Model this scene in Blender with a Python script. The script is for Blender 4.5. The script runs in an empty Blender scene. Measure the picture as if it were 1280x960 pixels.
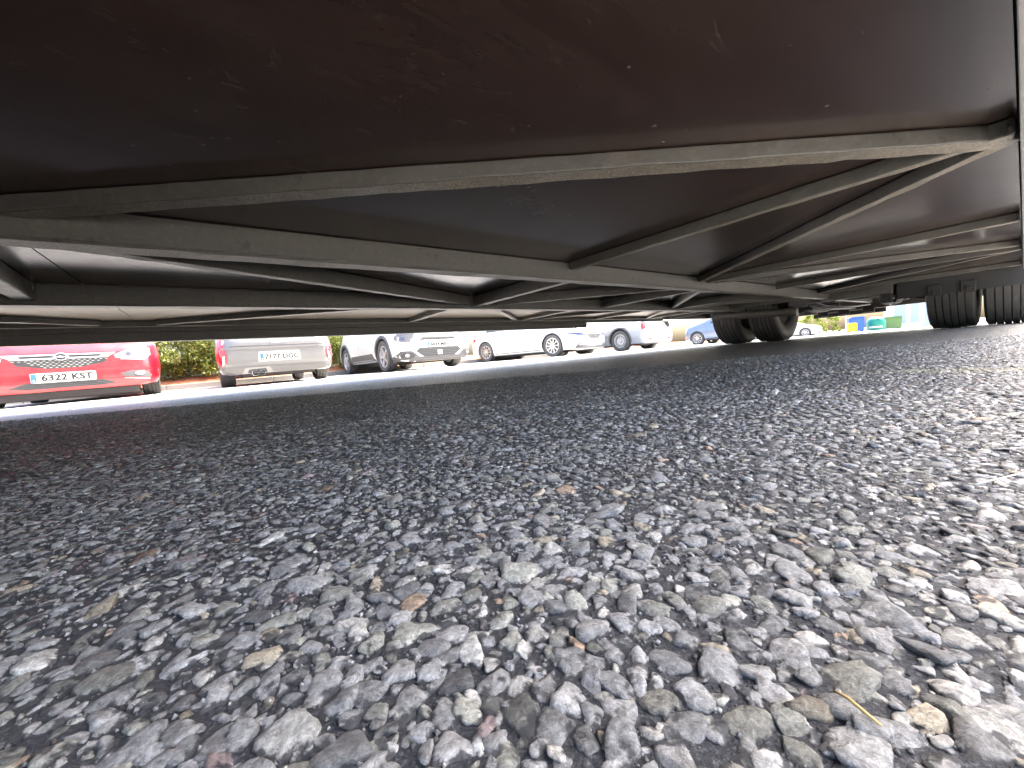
import bpy, bmesh, math, random
import numpy as np
from mathutils import Vector, Matrix
from mathutils.bvhtree import BVHTree
from mathutils.geometry import delaunay_2d_cdt

random.seed(7)
rng = np.random.default_rng(11)
S = bpy.context.scene
COL = S.collection

# ------------------------------------------------------------------ camera, sky, sun, exposure
CAM_H = 0.07
F_PX = 481.0
ROLL = math.radians(4.858)
PITCH = math.radians(4.029)
cam_data = bpy.data.cameras.new('camera')
cam = bpy.data.objects.new('camera', cam_data)
COL.objects.link(cam)
cam_data.sensor_fit = 'HORIZONTAL'
cam_data.sensor_width = 36.0
cam_data.lens = 36.0 * F_PX / 1280.0
cam_data.clip_start = 0.005
cam_data.clip_end = 2000.0
cam.matrix_world = (Matrix.Translation((0, 0, CAM_H)) @ Matrix.Rotation(math.radians(90) - PITCH, 4, 'X')
                    @ Matrix.Rotation(-ROLL, 4, 'Z'))
S.camera = cam

# the trailer's own axes: a runs along it, l across it (towards the near side)
TH = math.radians(36.731)
TA = np.array([math.cos(TH), math.sin(TH)])
LA = np.array([math.sin(TH), -math.cos(TH)])


def W(a, l, z=0.0):
    return Vector((a * TA[0] + l * LA[0], a * TA[1] + l * LA[1], z))


SUN_ELEV = math.radians(58)
sun_xy = TA * 0.995 + LA * 0.10
SUN_AZ = math.atan2(sun_xy[0], sun_xy[1])            # clockwise from +Y
sun_dir = Vector((sun_xy[0] * math.cos(SUN_ELEV), sun_xy[1] * math.cos(SUN_ELEV), math.sin(SUN_ELEV))).normalized()
sd = bpy.data.lights.new('sun', 'SUN')
sd.energy = 2.3
sd.angle = math.radians(0.53)
sd.color = (1.0, 0.95, 0.87)
sun = bpy.data.objects.new('sun', sd)
COL.objects.link(sun)
sun.rotation_euler = (-sun_dir).to_track_quat('-Z', 'Y').to_euler()
sun.location = (0, 0, 30)

world = bpy.data.worlds.new('World')
S.world = world
world.use_nodes = True
wn = world.node_tree
sky = wn.nodes.new('ShaderNodeTexSky')
sky.sky_type = 'NISHITA'
sky.sun_disc = False
sky.sun_elevation = SUN_ELEV
sky.sun_rotation = SUN_AZ
bg = wn.nodes['Background']
bg.inputs['Strength'].default_value = 0.15
sky.dust_density = 7.0
sky.ozone_density = 0.7
wn.links.new(sky.outputs[0], bg.inputs['Color'])

S.view_settings.view_transform = 'Standard'
S.view_settings.look = 'None'
S.view_settings.exposure = 3.1
S.view_settings.gamma = 1.0
S.view_settings.use_curve_mapping = False
S.render.engine = 'CYCLES'
S.cycles.max_bounces = 10
S.cycles.diffuse_bounces = 6
S.cycles.glossy_bounces = 4
S.cycles.caustics_reflective = False
S.cycles.caustics_refractive = False
S.cycles.sample_clamp_indirect = 8.0


# ------------------------------------------------------------------ materials
class N:
    """small helper round a node tree"""
    def __init__(self, name):
        self.m = bpy.data.materials.new(name)
        self.m.use_nodes = True
        self.t = self.m.node_tree
        self.b = self.t.nodes['Principled BSDF']

    def node(self, kind, **kw):
        n = self.t.nodes.new(kind)
        for k, v in kw.items():
            if k in n.inputs:
                n.inputs[k].default_value = v
            else:
                setattr(n, k, v)
        return n

    def link(self, a, b):
        self.t.links.new(a, b)

    def coord(self, which='Object'):
        return self.node('ShaderNodeTexCoord').outputs[which]

    def noise(self, vec, scale, detail=4.0, rough=0.55, dist=0.0):
        n = self.node('ShaderNodeTexNoise')
        n.inputs['Scale'].default_value = scale
        n.inputs['Detail'].default_value = detail
        n.inputs['Roughness'].default_value = rough
        n.inputs['Distortion'].default_value = dist
        self.link(vec, n.inputs['Vector'])
        return n.outputs['Fac']

    def mapping(self, vec, scale=(1, 1, 1), rot=(0, 0, 0)):
        n = self.node('ShaderNodeMapping')
        n.inputs['Scale'].default_value = scale
        n.inputs['Rotation'].default_value = rot
        self.link(vec, n.inputs['Vector'])
        return n.outputs[0]

    def ramp(self, fac, stops):
        n = self.node('ShaderNodeValToRGB')
        e = n.color_ramp.elements
        while len(e) < len(stops):
            e.new(0.5)
        for i, (p, c) in enumerate(stops):
            e[i].position = p
            if not isinstance(c, (tuple, list)):
                c = (c, c, c)
            e[i].color = (c[0], c[1], c[2], 1)
        self.link(fac, n.inputs[0])
        return n.outputs[0]

    def mix(self, fac, a, b, mode='MIX'):
        n = self.node('ShaderNodeMix')
        n.data_type = 'RGBA'
        n.blend_type = mode
        for sock, v in ((n.inputs[0], fac), (n.inputs[6], a), (n.inputs[7], b)):
            if hasattr(v, 'is_output'):
                self.link(v, sock)
            elif isinstance(v, (tuple, list)):
                sock.default_value = (v[0], v[1], v[2], 1)
            else:
                sock.default_value = v
        return n.outputs[2]

    def math(self, op, a, b=0.0, c=0.0):
        n = self.node('ShaderNodeMath')
        n.operation = op
        for i, v in enumerate((a, b, c)):
            if hasattr(v, 'is_output'):
                self.link(v, n.inputs[i])
            else:
                n.inputs[i].default_value = v
        return n.outputs[0]

    def bump(self, h, strength, dist, prev=None):
        n = self.node('ShaderNodeBump')
        n.inputs['Strength'].default_value = strength
        n.inputs['Distance'].default_value = dist
        self.link(h, n.inputs['Height'])
        if prev is not None:
            self.link(prev, n.inputs['Normal'])
        return n.outputs[0]

    def set(self, **kw):
        for k, v in kw.items():
            s = self.b.inputs[k.replace('_', ' ')]
            if hasattr(v, 'is_output'):
                self.link(v, s)
            elif isinstance(v, (tuple, list)) and len(v) == 3 and s.type == 'RGBA':
                s.default_value = (v[0], v[1], v[2], 1)
            else:
                s.default_value = v
        return self


M = {}


def simple(name, col, rough=0.5, metal=0.0, coat=0.0, var=0.12, scale=9.0, bump=0.0, spec=0.5):
    n = N(name)
    v = n.coord()
    f = n.noise(v, scale, 5)
    c = n.mix(f, tuple(x * (1 - var) for x in col), tuple(min(1, x * (1 + var)) for x in col))
    n.set(Base_Color=c, Metallic=metal, Coat_Weight=coat, Specular_IOR_Level=spec)
    n.b.inputs['Coat Roughness'].default_value = 0.04
    r = n.ramp(f, [(0.3, max(0.02, rough - 0.06)), (0.7, min(1, rough + 0.06))])
    n.set(Roughness=r)
    if bump:
        n.set(Normal=n.bump(n.noise(v, scale * 12, 4), 0.5, bump))
    M[name] = n.m
    return n.m


def paint(name, col, metal=0.0, flake=False):
    n = N(name)
    v = n.coord()
    dirt = n.noise(v, 3.0, 6, 0.65)
    c = n.mix(n.ramp(dirt, [(0.45, 0.0), (0.8, 0.16)]), col, (0.22, 0.19, 0.15))
    n.set(Base_Color=c, Metallic=metal, Roughness=0.32, Coat_Weight=1.0)
    n.b.inputs['Coat Roughness'].default_value = 0.05
    M[name] = n.m
    return n.m


paint('red_paint', (0.42, 0.003, 0.012))
paint('silver_paint', (0.150, 0.148, 0.145), metal=0.45)
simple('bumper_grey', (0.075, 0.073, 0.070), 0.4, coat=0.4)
paint('white_paint', (0.72, 0.71, 0.68))
paint('pearl_paint', (0.76, 0.75, 0.725))
paint('blue_paint', (0.14, 0.19, 0.27), metal=0.3)
paint('van_grey_paint', (0.22, 0.24, 0.27))
simple('rubber', (0.07, 0.069, 0.067), 0.75, bump=0.001, scale=30, var=0.35)
simple('trailer_rubber', (0.075, 0.074, 0.070), 0.62, bump=0.0012, scale=25, var=0.45)
simple('black_plastic', (0.035, 0.036, 0.038), 0.5, var=0.25)
simple('grey_plastic', (0.075, 0.075, 0.077), 0.55, var=0.2)
simple('alloy', (0.62, 0.62, 0.62), 0.3, metal=0.7)
simple('steel_rim', (0.45, 0.45, 0.45), 0.45, metal=0.4)
simple('dark_metal', (0.05, 0.05, 0.05), 0.5, metal=0.4)
simple('chrome', (0.85, 0.86, 0.88), 0.08, metal=1.0, var=0.02)
simple('glass_dark', (0.02, 0.025, 0.03), 0.05, coat=1.0)
simple('lamp_lens', (0.62, 0.64, 0.68), 0.08, metal=0.35, coat=1.0, var=0.25, scale=30)
simple('lamp_dark', (0.10, 0.10, 0.13), 0.1, metal=0.5, coat=1.0)
simple('lamp_blue', (0.04, 0.055, 0.16), 0.2)
simple('lamp_grey', (0.13, 0.13, 0.14), 0.25, var=0.3, scale=30)
simple('red_lens', (0.55, 0.01, 0.02), 0.1, coat=1.0)
simple('plate_white', (0.50, 0.50, 0.46), 0.6, var=0.03)
simple('plate_blue', (0.03, 0.12, 0.55), 0.4, var=0.03)
simple('plate_black', (0.012, 0.012, 0.012), 0.8)
simple('star_yellow', (0.8, 0.6, 0.05), 0.5)
simple('sticker_grey', (0.33, 0.34, 0.32), 0.5, var=0.1)
simple('blue_plastic', (0.02, 0.09, 0.42), 0.45)
simple('yellow_plastic', (0.55, 0.36, 0.01), 0.45)
simple('teal_plastic', (0.01, 0.20, 0.14), 0.4)
simple('green_plastic', (0.09, 0.17, 0.05), 0.45)
simple('pale_render', (0.60, 0.64, 0.66), 0.8)
simple('pale_blue_glass', (0.34, 0.42, 0.50), 0.1, coat=1)
simple('bark', (0.12, 0.085, 0.055), 0.9, var=0.4, scale=40, bump=0.004)
simple('post_grey', (0.5, 0.5, 0.48), 0.5)
simple('terracotta', (0.36, 0.13, 0.06), 0.9, var=0.3, scale=14, bump=0.004)
simple('body_panel', (0.70, 0.70, 0.68), 0.4, var=0.08, scale=2)
simple('straw', (0.50, 0.36, 0.14), 0.6, var=0.3, scale=60)
simple('pale_twig', (0.62, 0.60, 0.52), 0.6, var=0.2, scale=60)

# dark film-faced plywood of the deck
n = N('plywood')
v = n.coord()
st = n.noise(n.mapping(v, (0.8, 5.0, 1)), 2.2, 8, 0.65, 0.4)
fine = n.noise(v, 160.0, 3)
blot = n.noise(v, 3.1, 6, 0.62)
speck = n.noise(v, 55.0, 2, 0.5)
c = n.mix(n.ramp(st, [(0.35, 0.0), (0.75, 1.0)]), (0.040, 0.022, 0.017), (0.068, 0.043, 0.036))
c = n.mix(n.ramp(blot, [(0.52, 0.0), (0.78, 0.4)]), c, (0.055, 0.046, 0.038))
c = n.mix(n.ramp(speck, [(0.745, 0.0), (0.79, 0.7)]), c, (0.26, 0.23, 0.20))
rust = n.noise(n.mapping(v, (1.2, 2.6, 1)), 1.7, 9, 0.72, 0.8)
c = n.mix(n.ramp(rust, [(0.60, 0.0), (0.72, 0.55)]), c, (0.15, 0.085, 0.045))
mud = n.noise(n.mapping(v, (3.0, 9.0, 1)), 3.3, 9, 0.75, 1.2)
c = n.mix(n.ramp(mud, [(0.60, 0.0), (0.70, 0.35)]), c, (0.20, 0.175, 0.15))
n.set(Base_Color=c, Roughness=n.ramp(blot, [(0.3, 0.15), (0.75, 0.30)]), Specular_IOR_Level=0.7, Coat_Weight=0.25, Coat_Roughness=0.12,
      Normal=n.bump(fine, 0.08, 0.0004, n.bump(st, 0.03, 0.002)))
M['plywood'] = n.m

# bare pale boards along the far edge of the deck
n = N('pale_plywood')
v = n.coord()
st = n.noise(n.mapping(v, (1.0, 22.0, 1)), 3.0, 8, 0.65, 0.6)
blot = n.noise(v, 4.0, 6, 0.62)
c = n.mix(n.ramp(st, [(0.35, 0.0), (0.7, 1.0)]), (0.36, 0.29, 0.21), (0.54, 0.46, 0.36))
c = n.mix(n.ramp(blot, [(0.52, 0.0), (0.78, 0.5)]), c, (0.26, 0.22, 0.17))
n.set(Base_Color=c, Roughness=0.4, Normal=n.bump(st, 0.1, 0.001))
M['pale_plywood'] = n.m

# weathered dark grey chassis paint
n = N('frame_paint')
v = n.coord()
d1 = n.noise(v, 14.0, 8, 0.68)
d2 = n.noise(v, 70.0, 5, 0.7)
chip = n.noise(v, 33.0, 5, 0.6)
c = n.mix(d1, (0.076, 0.076, 0.069), (0.128, 0.124, 0.112))
c = n.mix(n.ramp(d2, [(0.5, 0.0), (0.75, 0.55)]), c, (0.19, 0.17, 0.14))
c = n.mix(n.ramp(chip, [(0.62, 0.0), (0.70, 0.5)]), c, (0.035, 0.027, 0.022))
c = n.mix(n.ramp(n.noise(v, 7.0, 7, 0.7), [(0.64, 0.0), (0.76, 0.55)]), c, (0.10, 0.052, 0.025))
n.set(Base_Color=c, Roughness=0.48, Normal=n.bump(d2, 0.6, 0.002, n.bump(d1, 0.5, 0.005)))
M['frame_paint'] = n.m

# dusty underside of the steel (road dust thrown up against it)
n = N('dusty_steel')
v = n.coord()
d2 = n.noise(v, 220.0, 4, 0.75)
d1 = n.noise(v, 20.0, 6, 0.6)
c = n.mix(n.ramp(d2, [(0.38, 0.0), (0.62, 1.0)]), (0.13, 0.11, 0.085), (0.46, 0.41, 0.33))
c = n.mix(n.ramp(d1, [(0.45, 0.0), (0.8, 0.6)]), c, (0.11, 0.105, 0.095))
n.set(Base_Color=c, Roughness=n.ramp(d2, [(0.4, 0.34), (0.6, 0.55)]), Specular_IOR_Level=0.7, Normal=n.bump(d2, 0.25, 0.001))
M['dusty_steel'] = n.m


def yellow_streak_mask(n, pos):
    """patchy pale yellow streak coloured across the road: a mask from the place on the road"""
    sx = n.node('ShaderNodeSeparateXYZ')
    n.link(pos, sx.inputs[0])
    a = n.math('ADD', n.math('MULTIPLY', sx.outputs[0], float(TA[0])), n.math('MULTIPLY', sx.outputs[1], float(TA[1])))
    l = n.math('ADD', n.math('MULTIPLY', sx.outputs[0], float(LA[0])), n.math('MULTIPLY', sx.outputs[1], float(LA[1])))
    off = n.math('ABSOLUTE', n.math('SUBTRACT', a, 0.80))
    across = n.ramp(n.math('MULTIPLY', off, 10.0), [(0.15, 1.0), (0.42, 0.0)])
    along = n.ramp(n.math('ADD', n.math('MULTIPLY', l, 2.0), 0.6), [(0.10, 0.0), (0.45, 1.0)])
    streak_noise = n.ramp(n.noise(pos, 90.0, 4, 0.6), [(0.38, 0.0), (0.66, 0.6)])
    return n.math('MULTIPLY', n.math('MULTIPLY', across, along), streak_noise)


def stone_material(name, from_attribute):
    n = N(name)
    pos = n.node('ShaderNodeNewGeometry').outputs['Position']
    if from_attribute:
        at = n.node('ShaderNodeAttribute')
        at.attribute_name = 'tint'
        tint = at.outputs['Color']
    else:
        tint = n.node('ShaderNodeObjectInfo').outputs['Color']
    g1 = n.noise(pos, 520.0, 8, 0.78, 0.5)
    g2 = n.noise(n.mapping(pos, (1, 1, 3), (0.4, 0.3, 0.8)), 260.0, 7, 0.75, 1.8)
    g3 = n.noise(pos, 2200.0, 4, 0.7)
    c = n.mix(1.0, tint, n.ramp(g1, [(0.32, 0.30), (0.50, 0.90), (0.66, 1.75)]), 'MULTIPLY')
    c = n.mix(n.ramp(g2, [(0.55, 0.0), (0.63, 0.6)]), c, n.mix(0.5, tint, (0.60, 0.59, 0.55)))
    c = n.mix(n.ramp(g2, [(0.34, 0.75), (0.44, 0.0)]), c, (0.045, 0.045, 0.05))
    c = n.mix(n.ramp(g3, [(0.66, 0.0), (0.72, 0.8)]), c, (0.62, 0.62, 0.60))
    # binder left on the flanks of each stone, worn off its top
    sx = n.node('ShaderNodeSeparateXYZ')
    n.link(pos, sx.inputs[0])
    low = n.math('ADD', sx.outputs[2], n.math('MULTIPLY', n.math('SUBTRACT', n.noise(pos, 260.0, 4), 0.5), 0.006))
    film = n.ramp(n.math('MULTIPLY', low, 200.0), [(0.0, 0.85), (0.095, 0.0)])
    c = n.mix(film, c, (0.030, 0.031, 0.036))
    c = n.mix(yellow_streak_mask(n, pos), c, (0.52, 0.49, 0.28))
    n.set(Base_Color=c, Roughness=n.ramp(g1, [(0.3, 0.32), (0.7, 0.60)]), Specular_IOR_Level=0.55,
          Normal=n.bump(g3, 0.5, 0.0004, n.bump(g1, 0.9, 0.0016)))
    M[name] = n.m


stone_material('stone_mass', True)
stone_material('stone_single', False)

n = N('asphalt')
pos = n.node('ShaderNodeNewGeometry').outputs['Position']
vor = n.node('ShaderNodeTexVoronoi')
vor.inputs['Scale'].default_value = 115.0
n.link(pos, vor.inputs['Vector'])
edge = n.node('ShaderNodeTexVoronoi')
edge.feature = 'DISTANCE_TO_EDGE'
edge.inputs['Scale'].default_value = 115.0
n.link(pos, edge.inputs['Vector'])
dome = n.ramp(edge.outputs['Distance'], [(0.0, 0.0), (0.22, 0.8), (0.5, 1.0)])
grit = n.noise(pos, 900.0, 5, 0.7)
big = n.noise(pos, 2.2, 6, 0.6)
sep = n.node('ShaderNodeSeparateColor')
n.link(vor.outputs['Color'], sep.inputs[0])
cellc = n.ramp(sep.outputs[0], [(0.0, (0.19, 0.18, 0.165)), (0.5, (0.33, 0.315, 0.29)), (0.85, (0.43, 0.41, 0.37)), (1.0, (0.48, 0.43, 0.35))])
# how far from the stones that stand out of the road as geometry
ln = n.node('ShaderNodeVectorMath')
ln.operation = 'LENGTH'
n.link(pos, ln.inputs[0])
far = n.ramp(n.math('MULTIPLY', ln.outputs['Value'], 0.25), [(0.27, 0.0), (0.36, 1.0)])
stonecol = n.mix(n.ramp(dome, [(0.1, 0.0), (0.5, 1.0)]), (0.030, 0.031, 0.035), cellc)
tar = n.mix(n.ramp(grit, [(0.5, 0.0), (0.72, 1.0)]), (0.026, 0.027, 0.032), (0.17, 0.17, 0.185))
c = n.mix(far, tar, stonecol)
c = n.mix(n.ramp(big, [(0.4, 0.0), (0.8, 0.25)]), c, (0.16, 0.155, 0.14))
c = n.mix(yellow_streak_mask(n, pos), c, (0.50, 0.47, 0.26))
hgt = n.mix(far, grit, dome)
n.set(Base_Color=c, Roughness=n.ramp(grit, [(0.3, 0.28), (0.7, 0.62)]), Specular_IOR_Level=0.5,
      Normal=n.bump(hgt, 0.8, 0.0022))
M['asphalt'] = n.m

n = N('bay_surface')
pos = n.node('ShaderNodeNewGeometry').outputs['Position']
g = n.noise(pos, 60.0, 6, 0.7)
big = n.noise(pos, 1.1, 6, 0.6)
c = n.mix(g, (0.34, 0.33, 0.31), (0.46, 0.445, 0.42))
c = n.mix(n.ramp(big, [(0.5, 0.0), (0.75, 0.5)]), c, (0.12, 0.115, 0.11))
n.set(Base_Color=c, Roughness=0.85, Normal=n.bump(g, 0.5, 0.004))
M['bay_surface'] = n.m

n = N('kerb_stone')
pos = n.coord()
g = n.noise(pos, 25.0, 7, 0.7)
n.set(Base_Color=n.mix(g, (0.14, 0.135, 0.13), (0.25, 0.24, 0.225)), Roughness=0.85, Normal=n.bump(g, 0.5, 0.004))
M['kerb_stone'] = n.m

n = N('bed_soil')
pos = n.coord()
g = n.noise(pos, 18.0, 8, 0.7)
n.set(Base_Color=n.ramp(g, [(0.3, (0.20, 0.075, 0.035)), (0.55, (0.36, 0.15, 0.07)), (0.75, (0.46, 0.24, 0.13))]),
      Roughness=0.95, Normal=n.bump(g, 1.0, 0.02))
M['bed_soil'] = n.m


def leaf_material(name, c1, c2, c3):
    n = N(name)
    at = n.node('ShaderNodeAttribute')
    at.attribute_name = 'tint'
    c = n.ramp(at.outputs['Fac'], [(0.0, c1), (0.5, c2), (1.0, c3)])
    n.set(Base_Color=c, Roughness=0.45)
    tr = n.node('ShaderNodeBsdfTranslucent')
    n.link(c, tr.inputs['Color'])
    mx = n.node('ShaderNodeMixShader')
    mx.inputs[0].default_value = 0.35
    n.link(n.b.outputs[0], mx.inputs[1])
    n.link(tr.outputs[0], mx.inputs[2])
    n.link(mx.outputs[0], n.t.nodes['Material Output'].inputs['Surface'])
    M[name] = n.m


leaf_material('leaf_green', (0.07, 0.10, 0.02), (0.16, 0.20, 0.035), (0.30, 0.30, 0.08))
leaf_material('leaf_yellow', (0.06, 0.11, 0.012), (0.17, 0.22, 0.02), (0.30, 0.28, 0.03))


# ------------------------------------------------------------------ object helpers
def tag(o, label=None, cat=None, group=None, kind=None):
    if label:
        o['label'] = label
    if cat:
        o['category'] = cat
    if group:
        o['group'] = group
    if kind:
        o['kind'] = kind
    return o


def empty(name, loc=(0, 0, 0), rz=0.0, label=None, cat=None, group=None, parent=None):
    o = bpy.data.objects.new(name, None)
    o.empty_display_size = 0.1
    COL.objects.link(o)
    o.location = loc
    o.rotation_euler = (0, 0, rz)
    if parent is not None:
        o.parent = parent
    return tag(o, label, cat, group)


class MB:
    """collects verts and faces, then links ONE mesh object"""
    def __init__(self):
        self.v, self.f, self.mi = [], [], []

    def add(self, verts, faces, mi=0):
        o = len(self.v)
        self.v += [tuple(p) for p in verts]
        self.f += [tuple(i + o for i in f) for f in faces]
        self.mi += [mi] * len(faces)
        return self

    def box(self, lo, hi, mi=0, bottom_mi=None):
        x0, y0, z0 = lo
        x1, y1, z1 = hi
        vs = [(x0, y0, z0), (x1, y0, z0), (x1, y1, z0), (x0, y1, z0), (x0, y0, z1), (x1, y0, z1), (x1, y1, z1), (x0, y1, z1)]
        self.add(vs, [(0, 3, 2, 1)], mi if bottom_mi is None else bottom_mi)
        self.v = self.v[:-8]
        o = len(self.v)
        self.v += vs
        for f in ((4, 5, 6, 7), (0, 1, 5, 4), (1, 2, 6, 5), (2, 3, 7, 6), (3, 0, 4, 7)):
            self.f.append(tuple(i + o for i in f))
            self.mi.append(mi)
        return self

    def bar(self, p0, p1, w, h, mi=0, bottom_mi=None, up=(0, 0, 1)):
        """a square bar from p0 to p1 (centre line), w wide, h tall"""
        p0, p1, up = Vector(p0), Vector(p1), Vector(up)
        d = (p1 - p0).normalized()
        s = d.cross(up).normalized() * (w / 2)
        u = s.cross(d).normalized() * (h / 2)
        vs = []
        for p in (p0, p1):
            vs += [p - s - u, p + s - u, p + s + u, p - s + u]
        o = len(self.v)
        self.v += [tuple(q) for q in vs]
        fs = [(0, 1, 5, 4), (1, 2, 6, 5), (2, 3, 7, 6), (3, 0, 4, 7), (0, 3, 2, 1), (4, 5, 6, 7)]
        for k, f in enumerate(fs):
            self.f.append(tuple(i + o for i in f))
            self.mi.append(bottom_mi if (k == 0 and bottom_mi is not None) else mi)
        return self

    def wavy_bar(self, p0, p1, w, h, mi=0, bottom_mi=None, seg=0.035, jit=0.0007):
        """a bar of old rolled steel: many short lengths, none of them quite true"""
        p0, p1 = Vector(p0), Vector(p1)
        d = p1 - p0
        n = max(2, int(d.length / seg))
        s0 = d.normalized().cross(Vector((0, 0, 1))).normalized()
        o = len(self.v)
        for i in range(n + 1):
            c = p0 + d * (i / n)
            k = 1 if 0 < i < n else 0
            for ss, uu in ((-1, -1), (1, -1), (1, 1), (-1, 1)):
                j = s0 * random.gauss(0, jit) * k + Vector((0, 0, random.gauss(0, jit) * k if uu < 0 else 0))
                self.v.append(tuple(c + s0 * (ss * w / 2) + Vector((0, 0, uu * h / 2)) + j))
        for i in range(n):
            a, b = o + i * 4, o + i * 4 + 4
            for k in range(4):
                k2 = (k + 1) % 4
                self.f.append((a + k, a + k2, b + k2, b + k))
                self.mi.append(bottom_mi if (k == 0 and bottom_mi is not None) else mi)
        self.f += [(o + 3, o + 2, o + 1, o), tuple(o + n * 4 + k for k in range(4))]
        self.mi += [mi, mi]
        return self

    def tube(self, pts, r, n=10, mi=0, cap=True):
        pts = [Vector(p) for p in pts]
        rs = r if isinstance(r, (list, tuple)) else [r] * len(pts)
        rings = []
        for i, p in enumerate(pts):
            d = (pts[min(i + 1, len(pts) - 1)] - pts[max(i - 1, 0)]).normalized()
            a = d.cross(Vector((0, 0, 1)))
            if a.length < 1e-3:
                a = d.cross(Vector((1, 0, 0)))
            a.normalize()
            b = d.cross(a)
            rings.append([p + (a * math.cos(2 * math.pi * k / n) + b * math.sin(2 * math.pi * k / n)) * rs[i] for k in range(n)])
        o = len(self.v)
        for rg in rings:
            self.v += [tuple(q) for q in rg]
        for i in range(len(rings) - 1):
            for k in range(n):
                k2 = (k + 1) % n
                self.f.append((o + i * n + k, o + i * n + k2, o + (i + 1) * n + k2, o + (i + 1) * n + k))
                self.mi.append(mi)
        if cap:
            self.f.append(tuple(o + k for k in reversed(range(n))))
            self.f.append(tuple(o + (len(rings) - 1) * n + k for k in range(n)))
            self.mi += [mi, mi]
        return self

    def lathe(self, prof, n=32, mi=0, axis='y', closed=False, centre=(0, 0, 0)):
        """prof: list of (r, t) turned round an axis through centre"""
        o = len(self.v)
        m = len(prof)
        for k in range(n):
            a = 2 * math.pi * k / n
            ca, sa = math.cos(a), math.sin(a)
            for r, t in prof:
                p = {'y': (r * ca, t, r * sa), 'z': (r * ca, r * sa, t), 'x': (t, r * ca, r * sa)}[axis]
                self.v.append((p[0] + centre[0], p[1] + centre[1], p[2] + centre[2]))
        for k in range(n):
            k2 = (k + 1) % n
            for j in range(m if closed else m - 1):
                j2 = (j + 1) % m
                self.f.append((o + k * m + j, o + k * m + j2, o + k2 * m + j2, o + k2 * m + j))
                self.mi.append(mi)
        return self

    def build(self, name, mats, parent=None, smooth=False, bevel=0.0, fix=True):
        me = bpy.data.meshes.new(name)
        me.from_pydata(self.v, [], self.f)
        if not isinstance(mats, (list, tuple)):
            mats = [mats]
        for m in mats:
            me.materials.append(M[m] if isinstance(m, str) else m)
        if len(mats) > 1:
            me.polygons.foreach_set('material_index', self.mi)
        if fix or bevel:
            bm = bmesh.new()
            bm.from_mesh(me)
            bmesh.ops.remove_doubles(bm, verts=bm.verts, dist=1e-6)
            if fix:
                bmesh.ops.recalc_face_normals(bm, faces=bm.faces)
            if bevel:
                es = [e for e in bm.edges if len(e.link_faces) == 2 and e.calc_face_angle(0) > 0.6]
                bmesh.ops.bevel(bm, geom=es, offset=bevel, segments=2, affect='EDGES', profile=0.5, clamp_overlap=True)
            bm.to_mesh(me)
            bm.free()
        if smooth:
            me.polygons.foreach_set('use_smooth', [True] * len(me.polygons))
            if smooth == 'auto':
                me.set_sharp_from_angle(angle=math.radians(38))
        me.update()
        o = bpy.data.objects.new(name, me)
        COL.objects.link(o)
        if parent is not None:
            o.parent = parent
        return o


def fast_mesh(name, verts, tris, mat, tint=None, smooth=True):
    verts = np.ascontiguousarray(verts, dtype=np.float32)
    tris = np.ascontiguousarray(tris, dtype=np.int32)
    me = bpy.data.meshes.new(name)
    me.vertices.add(len(verts))
    me.vertices.foreach_set('co', verts.ravel())
    me.loops.add(tris.size)
    me.loops.foreach_set('vertex_index', tris.ravel())
    k = tris.shape[1]
    me.polygons.add(len(tris))
    me.polygons.foreach_set('loop_start', np.arange(0, tris.size, k, dtype=np.int32))
    if smooth:
        me.polygons.foreach_set('use_smooth', np.ones(len(tris), dtype=bool))
    if tint is not None:
        at = me.color_attributes.new('tint', 'FLOAT_COLOR', 'POINT')
        at.data.foreach_set('color', np.ascontiguousarray(tint, dtype=np.float32).ravel())
    me.materials.append(M[mat])
    me.update(calc_edges=True)
    me.validate()
    return me


def link_mesh(name, me, parent=None):
    o = bpy.data.objects.new(name, me)
    COL.objects.link(o)
    if parent is not None:
        o.parent = parent
    return o


def copy_tree(o, parent=None):
    c = o.copy()
    COL.objects.link(c)
    if parent is not None:
        c.parent = parent
    for ch in list(o.children):
        copy_tree(ch, c)
    return c


# ------------------------------------------------------------------ the ground
def ground_z(a, l):
    z = -0.0095 * min(max(0.0, a - 8.0), 60.0)
    z += -0.012 * min(max(0.0, -l - 3.0), 3.0)
    return z


def al_sheet(name, As, Ls, mat, dz=0.0, kind='structure'):
    mb = MB()
    vs = [W(a, l, ground_z(a, l) + dz) for a in As for l in Ls]
    nl = len(Ls)
    fs = [(i * nl + j, (i + 1) * nl + j, (i + 1) * nl + j + 1, i * nl + j + 1) for i in range(len(As) - 1) for j in range(nl - 1)]
    mb.add(vs, fs)
    return tag(mb.build(name, mat, fix=True), kind=kind)


A_LIN = [-400, -100, -30, -12, -6, -3, 0, 3, 6, 8, 12, 16, 20, 30, 45, 68, 120, 500]
road = al_sheet('road', A_LIN, [-500, -120, -40, -20, -11.2, -8, -6, -5, -4, -3, -1, 1, 4, 12, 40, 120, 500], 'asphalt')
bay = al_sheet('parking_bay', [-12, -6, -3, 0, 3, 6, 8, 12, 16, 20, 30, 45], [-11.2, -9, -8, -7, -6, -5, -4, -3.3], 'bay_surface', 0.004)
bounce_sheet = al_sheet('bounce_slab', [-12, -6, -3, 0, 3, 6, 8, 12, 16, 20], [0.35, 1, 2, 4, 7], 'bay_surface', 0.004)  # unseen pale sheet added on the near side to bounce light under the deck
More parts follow.
